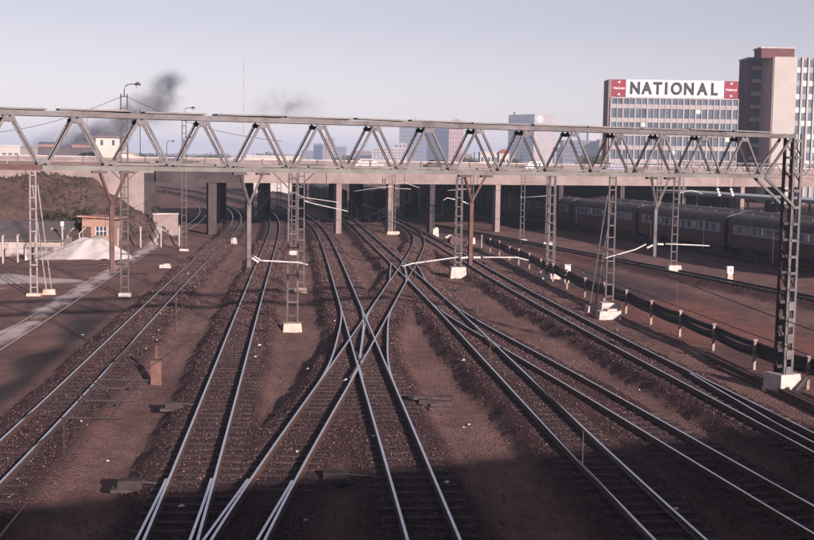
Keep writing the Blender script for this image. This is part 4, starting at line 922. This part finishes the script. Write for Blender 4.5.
for r_ in range(7):
    if r_ == 0: z1_ = zc - 0.25; h = 1.3
    else: z1_ = zc - 0.25 - 2.35 - FH * (r_ - 1); h = 2.2
    zcen = z1_ - h / 2
    for c in range(NC):
        o = link('window', wmT if r_ == 0 else wmA[(c * 5 + r_ * 3) % 7 == 0], t, (-wd / 2 + pw * (c + 0.5), 0.16, zcen))
        if r_ and (c * 11 + r_ * 7) % 23 == 0: link('blind', wblind, o, (0, -0.06, 0.55))
    nz_ = (zc - 0.25 - 2.35 - FH * r_) if r_ < 6 else 0.0
    zt_ = z1_ - h
    b = MB(); b.box((0, 0.05, (zt_ + nz_) / 2), (wd, 0.30, zt_ - nz_ - 0.02)); b.build('spandrel', LIGHTC, t)
b = MB(); b.box((0, 0.0, zc - 0.10), (wd + 0.2, 0.5, 0.28)); b.build('cornice', LIGHTC, t)
for c in range(NC + 1):
    th = 0.34 if c % 2 == 0 else 0.2
    b = MB(); b.box((-wd / 2 + pw * c, -0.02, zc / 2), (th, 0.36, zc - 0.3)); b.build('mullion', LIGHTC, t)
# the sign
SX0, SX1 = -wd / 2 + 0.1, wd / 2 - 0.1; sh = 4.1
RED = mat('sign_red', (0.17, 0.014, 0.026), 0.6, 0, 0.12, 0.5); SWH = mat('sign_white', (0.62, 0.62, 0.63), 0.6, 0, 0.03, 0.5); SBK = mat('sign_black', (0.018, 0.018, 0.028), 0.6)
zs = zc + 0.15 + sh / 2; rw = 3.4
b = MB(); b.box((0, 0.35, zs), (SX1 - SX0 - 2 * rw, 0.5, sh)); b.build('sign_board', SWH, t)
gapx = [-9.6, -6.55, -3.95, -1.75, 0.45, 3.75, 6.95, 9.55]
gapx = [-9.55, -6.75, -4.15, -2.1, 0.35, 3.35, 6.55, 9.35]
letters('NATIONAL', 3.95, 0.06, SBK, t, (0, -0.02, zs - 0.05), 'letter', 0.15, 0.84, 0, gapx)
for sx in (-1, 1):
    cxx = SX0 + rw / 2 if sx < 0 else SX1 - rw / 2
    b = MB(); b.box((cxx, 0.33, zs), (rw - 0.02, 0.5, sh)); pn = b.build('red_sign_panel', RED, t)
    letters('National', 0.78, 0.03, SWH, t, (cxx, 0.05, zs), 'small_lettering', 0.01, 1.0)
    for sz in (-1, 1):
        b = MB(); b.add([(cxx - 0.35, 0.04, zs + sz * 1.45), (cxx + 0.35, 0.04, zs + sz * 1.75), (cxx + 0.1, 0.04, zs + sz * 1.15), (cxx - 0.35, 0.07, zs + sz * 1.45), (cxx + 0.35, 0.07, zs + sz * 1.75), (cxx + 0.1, 0.07, zs + sz * 1.15)], [(0, 1, 2), (3, 5, 4), (0, 3, 4, 1), (1, 4, 5, 2), (2, 5, 3, 0)]); b.build('white_chevron', SWH, t)
for k in range(9):
    b = MB(); b.box((SX0 + 1.5 + k * (wd - 3) / 8, 1.2, zc + 1.6), (0.15, 1.4, 3.2)); b.build('sign_strut', DARKST, t)
# the stair tower wing between the blocks and the pale tower
Yt = 284.0
t = thing('pale_tower_block', 'pale tower with a blank front, glazed strips and a red brick penthouse', 'building', (pxw(778, Yt), Yt, -0.6), 0.0)
PALE = mat('pale_tower_plaster', (0.34, 0.325, 0.30), 0.85, 0, 0.06, 0.4); REDB = mat('red_brown_brick', (0.11, 0.048, 0.052), 0.9, 0, 0.15, 1.0)
def ux(u): return pxw(u, Yt) - pxw(778, Yt)
def zt(v, Y=Yt): return 8.0 + (167.0 - v) * Y / 1200.0 + 0.6
z1 = zt(58.5)
b = MB(); b.box(((ux(767) + ux(789.5)) / 2, 5, z1 / 2), (ux(789.5) - ux(767), 10, z1)); b.build('blank_wall', PALE, t)
b = MB(); b.box((ux(766.4), 5.0, z1 / 2), (0.25, 9.6, z1 - 0.3)); b.build('side_wall', mat('tower_side', (0.30, 0.22, 0.21), 0.9, 0, 0.1, 0.8), t)  # side face in a darker tone than the blank front
xr = ux(835)
b = MB(); b.box(((ux(789.5) + xr) / 2, 5.04, z1 / 2), (xr - ux(789.5), 9, z1)); b.build('core', mat('core_grey', (0.22, 0.23, 0.25), 0.8), t)
colw = (ux(808.5) - ux(789.5)) / 3
bwp = MB(); bwp.box((0, 0, 0), (colw * 0.66, 0.1, 1.75)); wA = bwp.mesh('window', GLASSB)
bwp = MB(); bwp.box((0, 0, 0), (colw * 0.66, 0.12, 1.2)); sB = bwp.mesh('infill_panel', mat('pale_infill', (0.55, 0.53, 0.54), 0.7)); bwp = MB(); bwp.box((0, 0, 0), (colw * 0.66, 0.12, 1.2)); sG = bwp.mesh('infill_panel', mat('grey_infill', (0.20, 0.22, 0.25), 0.6))
for c in range(8):
    xa = ux(789.5) + colw * c
    if xa > xr - colw: break
    b = MB(); b.box((xa + colw * 0.86, 0.45, z1 / 2), (colw * 0.28, 0.7, z1)); b.build('fin', PALE, t)
    z = z1 - 1.4; r_ = 0
    while z > 5:
        link('window', wA, t, (xa + colw * 0.36, 0.5, z)); link('infill_panel', sB if (r_ + c * 2) % 3 != 1 else sG, t, (xa + colw * 0.36, 0.5, z - 1.55)); z -= 3.1; r_ += 1
b = MB(); b.box(((ux(757) + ux(790)) / 2, 6, (z1 + zt(49.5)) / 2), (ux(790) - ux(757), 6, zt(49.5) - z1 + 0.2)); b.build('penthouse', REDB, t)
b = MB(); b.box(((ux(757) + ux(790)) / 2, 6, zt(49.5) + 0.2), (ux(790) - ux(757) + 0.5, 6.5, 0.35)); b.build('penthouse_coping', CONC, t)
Yw = 294.0
t = thing('brick_stair_wing', 'dark brick stair wing with balconies between office block and pale tower', 'building', (pxw(749, Yw), Yw, -0.6))
zw = zt(61, Yw); ww_ = pxw(758, Yw) - pxw(742, Yw)
b = MB(); b.box((0, 4.0, zw / 2), (ww_, 8, zw)); b.build('wall', REDB, t)
b = MB(); b.box((0, 4.0, zw + 0.2), (ww_ + 0.3, 8.4, 0.4)); b.build('coping', CONC, t)
for k in range(8):
    b = MB(); b.box((0.0, -0.4, zw - 2.2 - 3.1 * k), (2.2, 0.9, 0.9)); b.build('balcony', CONC, t)
    b = MB(); b.box((0.0, -0.02, zw - 0.95 - 3.1 * k), (1.9, 0.1, 1.5)); b.build('window', GLASS, t)
b = MB(); b.box((pxw(737, 297) - pxw(749, Yw), 297 - Yw + 4.2, zt(81, 290) / 2), (2.6, 6, zt(81, 290))); b.build('link_wall', mat('dark_side_brick', (0.2, .13, .13), 0.9), t)
# farther buildings
HZ1 = mat('blue_slab_wall', (0.12, 0.12, 0.14), 0.9, 0, 0.08, 0.1); HZ2 = mat('pink_brick_wall', (0.28, 0.20, 0.19), 0.9, 0, 0.1, 0.2); HZ3 = mat('pale_wall', (0.31, 0.27, 0.26), 0.9, 0, 0.1, 0.1); HZ4 = mat('dull_red_wall', (0.20, 0.13, 0.12), 0.9, 0, 0.1, 0.1)
def hz(u0, u1, vtop, Y, dp, wall, label, rows=0, cols=0, wm=None, rz=0.0, name='city_building', sides=('f',), zlow=9.0, ww=0.55, wh=0.55, group='buildings of the hazy skyline'):
    z1 = 8.0 + (161 + 0.0166 * ((u0 + u1) / 2 - 407) - vtop) * Y / 1200.0
    return block_building(name, label, pxw((u0 + u1) / 2, Y), Y + dp / 2, pxw(u1, Y) - pxw(u0, Y), dp, z1, wall, rz, rows, cols, wm, ww, wh, zlow, sides=sides, group=group)
sl = hz(397, 446.5, 126, 2083, 29, HZ1, 'long blue grey slab building left of the red windowed block', 9, 16, GLASS, zlow=6)
b = MB(); b.box((6.4, 0, 73.0), (21, 22, 8.0)); b.build('plant_room', HZ1, sl); b = MB(); b.box((23.2, -1, 74.0), (12, 19, 10.0)); b.build('plant_room', WHITE, sl); b = MB(); b.tube([(-15.2, 0, 68), (-15.2, 0, 84)], 1.3, 8); b.build('flue', CONC, sl)
pb = hz(446.5, 461, 122, 2016, 25, HZ2, 'narrow pinkish block with rows of red windows', 9, 5, mat('red_windows', (0.20, 0.07, 0.07), 0.6), zlow=6, ww=0.5, wh=0.62)
b = MB(); b.add([(-11, -12, 75.9), (11, -12, 75.9), (11, 12, 75.9), (-11, 12, 75.9), (0, 0, 81)], [(0, 1, 4), (1, 2, 4), (2, 3, 4), (3, 0, 4), (3, 2, 1, 0)]); b.build('roof_cap', CONC, pb)
# tower with the round emblem, seen on its corner
Y = 1880
t = thing('emblem_tower', 'hazy tower with a dark left side, pale front and round white emblem', 'building', (pxw(531, Y), Y, -0.6), 0.0)
ztw = 8 + (163 - 114.5) * Y / 1200 + 0.6
a0, a1, a2 = pxw(509, Y) - pxw(531, Y), 0.0, pxw(551.5, Y + 10) - pxw(531, Y)
# footprint: the dark side recedes to the left, the front faces the sun
fp = [(a1, 0), (a2 + 1.9, 9.6), (a2 - 29, 74), (a0 - 1.0, 58)]
b = MB(); b.add([(x, y, 0) for x, y in fp] + [(x, y, ztw) for x, y in fp], [(3, 2, 1, 0), (4, 5, 6, 7), (0, 1, 5, 4), (1, 2, 6, 5), (2, 3, 7, 6), (3, 0, 4, 7)]); b.build('wall', HZ3, t)
dxy = Vector((a2 + 1.9, 9.6)).normalized()
for k_, (rr_, nm_, mt_) in enumerate(((5.1, 'emblem_disc', SWH), (3.4, 'emblem_ring', HZ3), (1.8, 'emblem_core', SWH))):
    em = MB(); em.lathe((8.6 + 0.15 * k_, 2.3 - 0.5 * k_, ztw - 8.0), [(rr_, 0), (rr_, 0.6)], 20, (dxy.y, -dxy.x, 0)); em.build(nm_, mt_, t)
nrm2 = Vector((fp[3][0] - fp[0][0], fp[3][1] - fp[0][1])); ln = nrm2.length; dd_ = nrm2.normalized()
for r_ in range(12):
    b = MB(); c0 = Vector(fp[0]) + dd_ * 2; c1 = Vector(fp[0]) + dd_ * (ln - 2); zq = 14 + r_ * 5.6
    b.beam((c0.x, c0.y, zq), (c1.x, c1.y, zq), 0.5, 2.6); b.build('window_strip', GLASS, t)
b = MB(); b.box((-27, 54, ztw + 2.5), (3, 3, 5)); b.build('roof_tank', DARKST, t)
hz(560, 605, 141, 1612, 33, HZ1, 'low wide dark building left of the office block', 6, 2, GLASS, zlow=4, ww=0.96, wh=0.35)
hz(585, 596, 133, 1680, 16, mat('white_wall', (0.38, 0.365, 0.35), 0.9), 'small white rooftop block above the low dark building')
hz(596, 603.5, 140, 1579, 25, HZ4, 'narrow reddish building touching the office block')
hz(552, 562, 148, 1747, 21, HZ3, 'small pale building right of the emblem tower', 3, 3, GLASS)
hz(370, 404, 148, 1747, 29, HZ3, 'pale stepped apartment building left of the blue slab', 4, 9, GLASS, ww=0.6, wh=0.4)
hz(392, 405, 143.5, 1780, 25, HZ3, 'taller end of the pale apartment building', 4, 3, GLASS)
hz(352, 372, 151, 1814, 25, HZ4, 'low pinkish building left of the pale apartments', 3, 6, GLASS)
hz(322, 331.5, 138, 2150, 21, HZ2, 'slim hazy tower left of the pale apartments', 7, 3, GLASS)
hz(312, 323, 144, 2217, 25, HZ1, 'dark hazy block beside the slim tower', 5, 3, GLASS)
hz(331, 344, 147, 2217, 25, HZ1, 'low dark hazy block right of the slim tower', 4, 4, GLASS)
hz(300, 313, 151, 2352, 25, HZ1, 'faint grey building on the skyline left of the slim tower', 3, 4, GLASS)
hz(255, 285, 154, 2688, 33, HZ1, 'faint wide building on the skyline right of the red and white mast', 2, 9, GLASS)
hz(222, 246, 155, 2856, 33, HZ3, 'faint pale building behind the red and white mast', 2, 8, GLASS)
hz(455, 470, 154, 1512, 25, HZ4, 'low reddish building below the pink block', 2, 5, GLASS)
hz(478, 496, 153, 430, 10, mat('white_wall', (0.38, 0.365, 0.35), 0.9), 'low white house left of the red roofed house', 2, 5, GLASS, zlow=5)
rh = hz(497, 507, 154.5, 380, 9, mat('white_wall', (0.38, 0.365, 0.35), 0.9), 'white house with a red hipped roof', 1, 3, GLASS, zlow=7)
zr = 8 + (162.6 - 154.5) * 380 / 1200 + 1.0
b = MB(); b.add([(-2, -5, zr), (2, -5, zr), (2, 5, zr), (-2, 5, zr), (0, -2, zr + 1.3), (0, 2, zr + 1.3)], [(0, 1, 4), (1, 2, 5, 4), (2, 3, 5), (3, 0, 4, 5), (3, 2, 1, 0)]); b.build('red_roof', mat('red_tile_roof', (0.40, 0.09, 0.07), 0.8), rh)
hz(640, 740, 176, 225, 10, HZ4, 'low reddish building just behind the bridge on the right', 0, 0)
# left: warehouses and the water-tower like control tower
hz(-12, 20, 147, 255, 12, mat('white_wall', (0.38, 0.365, 0.35), 0.9), 'white flat roofed building at the left edge with dark windows', 1, 5, GLASS, zlow=7.2, ww=0.62, wh=0.55, group='buildings left of the yard')
t = thing('warehouse', 'long warehouse with dull grey roof and two roof monitors', 'warehouse', (pxw(56, 270), 270, -0.6), 0.0, 'buildings left of the yard')
GRR = mat('warehouse_roof', (0.13, 0.115, 0.13), 0.9, 0, 0.15, 0.2)
b = MB(); b.box((0, 8, 4.2), (17.5, 15.6, 8.4)); b.build('wall', HZ4, t)
b = MB(); b.add([(-9, -0.6, 7.9), (9, -0.6, 7.9), (9, 6, 10.6), (-9, 6, 10.6), (9, 16.5, 7.5), (-9, 16.5, 7.5)], [(0, 1, 2, 3), (3, 2, 4, 5), (0, 3, 5), (1, 4, 2), (0, 5, 4, 1)]); b.build('roof', GRR, t)
for cx_ in (-3.2, 4.2):
    b = MB(); b.box((cx_, 6, 10.75), (4.3, 2.2, 0.8)); b.build('roof_monitor', HZ4, t); b = MB(); b.add([(cx_ - 2.5, 4.7, 11.152), (cx_ + 2.5, 4.7, 11.152), (cx_ + 2.5, 7.3, 11.152), (cx_ - 2.5, 7.3, 11.152), (cx_ - 2.3, 6, 11.6), (cx_ + 2.3, 6, 11.6)], [(0, 1, 5, 4), (2, 3, 4, 5), (1, 2, 5), (3, 0, 4), (3, 2, 1, 0)]); b.build('monitor_roof', GRR, t)
t = thing('control_tower', 'square cream tower with pyramid roof and small windows', 'tower', (pxw(105, 255), 258, -0.6), 0.12, 'buildings left of the yard')
CREAM = mat('cream_plaster', (0.46, 0.40, 0.36), 0.85, 0, 0.08, 0.5)
b = MB(); b.box((0, 0, 6.3), (4.9, 4.9, 12.7)); b.build('wall', CREAM, t)
b = MB(); b.add([(-3, -3, 12.5), (3, -3, 12.5), (3, 3, 12.5), (-3, 3, 12.5), (-3, -3, 12.75), (3, -3, 12.75), (3, 3, 12.75), (-3, 3, 12.75), (-0.4, 0, 13.8), (0.4, 0, 13.8)], [(3, 2, 1, 0), (0, 1, 5, 4), (1, 2, 6, 5), (2, 3, 7, 6), (3, 0, 4, 7), (4, 5, 9, 8), (5, 6, 9), (6, 7, 8, 9), (7, 4, 8)]); b.build('roof', GRR, t)
for dx in (-1.2, 1.2):
    b = MB(); b.box((dx, -2.46, 11.4), (0.55, 0.08, 1.1)); b.build('window', GLASS, t)
t = thing('gabled_annex', 'low cream annex with sloping roof right of the cream tower', 'building', (pxw(127, 255), 257, -0.6), 0.0, 'buildings left of the yard')
b = MB(); b.add([(-2.6, 0, 0), (2.2, 0, 0), (2.2, 6, 0), (-2.6, 6, 0), (-2.6, 0, 10.2), (2.2, 0, 8.2), (2.2, 6, 8.2), (-2.6, 6, 10.2)], [(3, 2, 1, 0), (4, 5, 6, 7), (0, 1, 5, 4), (1, 2, 6, 5), (2, 3, 7, 6), (3, 0, 4, 7)]); b.build('wall', CREAM, t)
# radio mast, poles, street lamps
t = thing('radio_mast', 'slender red and white radio mast on the skyline', 'radio mast', (pxw(242, 900), 900, 0))
RW = [mat('mast_white', (0.42, 0.41, 0.41), 0.7), mat('mast_red', (0.30, 0.24, 0.24), 0.7)]
for k in range(11):
    z = 4 + 7.6 * k; b = MB(); w0 = 0.55 - 0.035 * k
    for sx, sy in ((-1, -1), (1, -1), (0, 1)): b.beam((sx * w0, sy * w0, z), (sx * w0 * 0.94, sy * w0 * 0.94, z + 7.6), 0.13, 0.13)
    for q_ in range(5): b.beam((-w0, -w0, z + 1.5 * q_), (w0, -w0, z + 1.5 * q_ + 1.4), 0.08, 0.08)
    b.build('mast_section', RW[k % 2], t)
def pole(x, y, z0, z1, label, lamp=1, matl=None, r_=0.09):
    t = thing('street_lamp' if lamp else 'pole', label, 'street lamp' if lamp else 'pole', (x, y, z0))
    b = MB(); b.tube([(0, 0, 0), (0, 0, z1 - z0)], r_, 7, 0, r_ * 0.6); b.build('post', matl or DARKST, t)
    if lamp:
        h = z1 - z0; b = MB(); b.tube([(0, 0, h - 0.1), (0.15, 0, h + 0.25), (0.55, 0, h + 0.4), (1.0, 0, h + 0.38)], 0.05, 6); b.build('arm', matl or DARKST, t)
        b = MB(); b.lathe((1.1, 0, h + 0.45), [(0.08, 0), (0.22, -0.1), (0.2, -0.25), (0.05, -0.3)], 8); b.build('lamp_head', DARKST, t)
zz = lambda v, u, Y: 8 + (161 + 0.0166 * (u - 407) - v) * Y / 1200
pole(pxw(139.5, 190), 190, -0.5, zz(109, 139, 190), 'thin dark pole right of the tall lamp mast', 0)
pole(pxw(87, 230), 230, -0.5, zz(118, 87, 230), 'thin pale pole left of the cream tower', 0, GALV, 0.07)
pole(pxw(166, 210), 210, -0.5, zz(143, 166, 210), 'street lamp on the bridge approach, left of the lattice lamp mast')
pole(pxw(182.5, 205), 205, -0.5, zz(139, 182, 205), 'street lamp just left of the far lattice lamp mast')
pole(pxw(156, 215), 215, -0.5, zz(147, 156, 215), 'short dark pole on the bridge approach', 0, None, 0.14)
pole(pxw(324.5, 200), 200, -0.5, zz(124, 324, 200), 'thin pole left of the pale apartment buildings', 0, GALV, 0.06)
pole(pxw(472, 200), 200, -0.5, zz(152, 472, 200), 'short dark pole on the bridge right of the pink block', 0, None, 0.14)
pole(pxw(519, 200), 200, -0.5, zz(154, 519, 200), 'short dark pole on the bridge before the emblem tower', 0, None, 0.12)
# the small truss portal behind on the right
t = thing('far_truss_portal', 'smaller lattice portal far behind the right end of the gantry', 'gantry')
def fp_(x, z, bk=0.0): return Vector((x, 118 + SK * x, z)) - BN * bk
for z in (7.15, 8.35):
    b = MB(); b.beam(fp_(30, z), fp_(70, z), 0.14, 0.16); b.build('chord', GALV, t)
for k in range(24):
    xa = 30 + 1.6 * k
    b = MB(); b.beam(fp_(xa, 7.2), fp_(xa + 0.8, 8.3), 0.08, 0.08); b.build('diagonal', GALV, t)
    b = MB(); b.beam(fp_(xa + 1.6, 7.2), fp_(xa + 0.8, 8.3), 0.08, 0.08); b.build('diagonal', GALV, t)
for xa in (30, 52, 69.5):
    for s in (-0.2, 0.2):
        b = MB(); b.beam(fp_(xa + s, -0.6), fp_(xa + s, 8.5), 0.1, 0.1); b.build('post', GALV, t)

# vehicles on the bridge
def car(x, label, colr, bk=5.0):
    p = bp(x, bk, 6.752); t = thing('car', label, 'car', p, SA, 'cars on the road bridge')
    b = MB(); b.box((0, 0, 0.62), (4.0, 1.6, 0.6), 0, 0, 0.97); b.add([(-1.5, -.72, .92), (1.2, -.72, .92), (1.2, .72, .92), (-1.5, .72, .92), (-1.1, -.6, 1.42), (.6, -.6, 1.42), (.6, .6, 1.42), (-1.1, .6, 1.42)], [(4, 5, 6, 7), (0, 1, 5, 4), (1, 2, 6, 5), (2, 3, 7, 6), (3, 0, 4, 7)]); b.build('body', colr, t)
    b = MB(); b.box((-0.25, -0.675, 1.16), (1.7, 0.02, 0.32)); b.build('side_window', GLASS, t)
    for xx in (-1.25, 1.25):
        for s in (-1, 1):
            b = MB(); b.lathe((xx, s * 0.72 - 0.09, 0.32), [(0.32, 0), (0.32, 0.18)], 12, (0, 1, 0)); b.build('wheel', BLACKP, t)
for x, l, cc in ((-24.5, 'dark car at the left end of the bridge', DARKST), (-3.0, 'pale car on the bridge left of centre', CONCW), (6.0, 'dark red car near the middle of the bridge', MAROON), (18.5, 'white car on the bridge right of the middle', WHITE), (30, 'blue grey car on the bridge toward the right', GREYB)):
    car(x, l, cc)
hz(246, 301, 157.3, 300, 8, mat('white_wall', (0.38, 0.365, 0.35), 0.9), 'long low white shed behind the bridge left of centre', 0, 0)
# skyline trees
TLEAF = mat('dusty_green_leaves', (0.07, 0.08, 0.045), 0.8, 0, 0.4, 0.3)
tl = [(467, 420, 4.2, 11.0, 'round tree right of the pink block'), (490, 470, 6, 11.5, 'broad tree left of the red roofed house'), (509, 420, 5, 10.5, 'tree between red roofed house and emblem tower'), (345, 520, 7, 10.5, 'low hazy tree left of the pale apartments'), (215, 560, 9, 10.5, 'wide hazy tree left of the red and white mast'), (262, 560, 9, 11, 'wide hazy tree right of the red and white mast'), (290, 560, 8, 10.5, 'hazy tree left of the faint skyline blocks'), (150, 420, 7, 9.5, 'dark hazy tree right of the cream tower'), (195, 520, 8, 10, 'hazy tree behind the far lattice lamp mast'), (586, 420, 7, 12, 'round tree before the low dark building')]
for u, Y, r_, h, lb in tl:
    bush('tree', pxw(u, Y), Y, r_, r_, h, 1600, lb, 'tree', -0.5, 0.5, TLEAF, 0.45, 'trees on the skyline')
# low far ridge
b = MB(); n = 90
for i in range(n + 1):
    a = R(-62 + 124 * i / n); d0 = 3300; h = 12 + 9 * float(noise2(np.array([i * 0.4]), np.array([0.3]), 1.0, 51)[0]) + 3 * float(noise2(np.array([i * 1.7]), np.array([0.3]), 1.0, 52)[0])
    for d, z in ((d0, -1), (d0 + 60, h), (d0 + 400, h * 0.9), (d0 + 600, -1)): b.v.append((math.sin(a) * d, math.cos(a) * d, z))
for i in range(n):
    for k in range(3): o = i * 4 + k; b.f.append((o, o + 4, o + 5, o + 1)); b.mi.append(0)
tag(b.build('hills', mat('far_wooded_hills', (0.07, 0.07, 0.055), 0.95, 0, 0.3, 0.03), None, True), 'low far hills along the horizon', None, None, 'structure')

# ------------------------------------------------------------------ smoke and haze
def smoke(name, pts, dens, label):
    # closed puffy hull of overlapping lobes filled with a noisy volume
    t = thing(name, label, 'smoke'); t['kind'] = 'stuff'
    M = bpy.data.materials.new('coal_smoke'); M.use_nodes = True; n = M.node_tree.nodes; l = M.node_tree.links; n.remove(n['Principled BSDF'])
    pv = n.new('ShaderNodeVolumePrincipled'); pv.inputs['Color'].default_value = (0.16, 0.15, 0.19, 1)
    g = n.new('ShaderNodeTexCoord'); nz = n.new('ShaderNodeTexNoise'); nz.inputs['Scale'].default_value = 0.12; nz.inputs['Detail'].default_value = 5; nz.inputs['Distortion'].default_value = 1.2; geo_ = n.new('ShaderNodeNewGeometry'); l.new(geo_.outputs['Position'], nz.inputs['Vector'])
    mr = n.new('ShaderNodeMapRange'); mr.inputs[1].default_value = 0.36; mr.inputs[2].default_value = 0.70; l.new(nz.outputs['Fac'], mr.inputs[0])
    vm = n.new('ShaderNodeVectorMath'); vm.operation = 'LENGTH'; l.new(g.outputs['Object'], vm.inputs[0])
    fo = n.new('ShaderNodeMapRange'); fo.interpolation_type = 'SMOOTHSTEP'; fo.inputs[1].default_value = 1.0; fo.inputs[2].default_value = 0.35; l.new(vm.outputs['Value'], fo.inputs[0])
    mm = n.new('ShaderNodeMath'); mm.operation = 'MULTIPLY'; l.new(mr.outputs[0], mm.inputs[0]); l.new(fo.outputs[0], mm.inputs[1])
    m2 = n.new('ShaderNodeMath'); m2.operation = 'MULTIPLY'; m2.inputs[1].default_value = dens; l.new(mm.outputs[0], m2.inputs[0]); l.new(m2.outputs[0], pv.inputs['Density'])
    l.new(pv.outputs[0], n['Material Output'].inputs['Volume'])
    bm = bmesh.new(); bmesh.ops.create_icosphere(bm, subdivisions=3, radius=1.0); me = bpy.data.meshes.new('puff'); bm.to_mesh(me); bm.free(); me.materials.append(M)
    for (x, y, z, rx, ry, rz) in pts:
        o = link('puff', me, t, (x, y, z)); o.scale = (rx, ry, rz); tag(o, None, None, None, 'stuff')
Ys = 520
rs = random.Random(5)
def sp(u, v, r_, k=1.0): return (pxw(u, Ys), Ys, zz(v, u, Ys), r_ * k, r_, r_ * 0.8)
path = [(167, 78), (165, 90), (160, 103), (150, 112), (135, 115), (120, 120), (106, 128), (92, 137), (80, 145), (66, 150), (50, 154)]
pf = []
for (u, v) in path:
    for k in range(3): pf.append(sp(u + rs.uniform(-6, 6), v + rs.uniform(-6, 6), rs.uniform(5, 8) + 0.085 * (v - 78), rs.uniform(0.9, 1.6)))
pf2 = [sp(283 + rs.uniform(-18, 22), 104 + rs.uniform(-6, 6), rs.uniform(8, 12), 1.4) for k in range(7)]
smoke('smoke_wisp', pf2, 0.016, 'faint smoke wisp above the middle of the bridge')
smoke('smoke_plume', pf, 0.05, 'dark drifting smoke plume above the warehouse')

HZ = bpy.data.materials.new('haze_air'); HZ.use_nodes = True
n = HZ.node_tree.nodes; l = HZ.node_tree.links; n.remove(n['Principled BSDF'])
pv = n.new('ShaderNodeVolumePrincipled'); pv.inputs['Color'].default_value = (0.60, 0.76, 1.0, 1); pv.inputs['Density'].default_value = 0.00029; pv.inputs['Anisotropy'].default_value = 0.0
l.new(pv.outputs[0], n['Material Output'].inputs['Volume'])
b = MB(); b.box((0, 3400, 45), (9000, 7200, 93)); o = b.build('haze', HZ); tag(o, 'thin lavender haze filling the air over the yard and city', None, None, 'stuff')
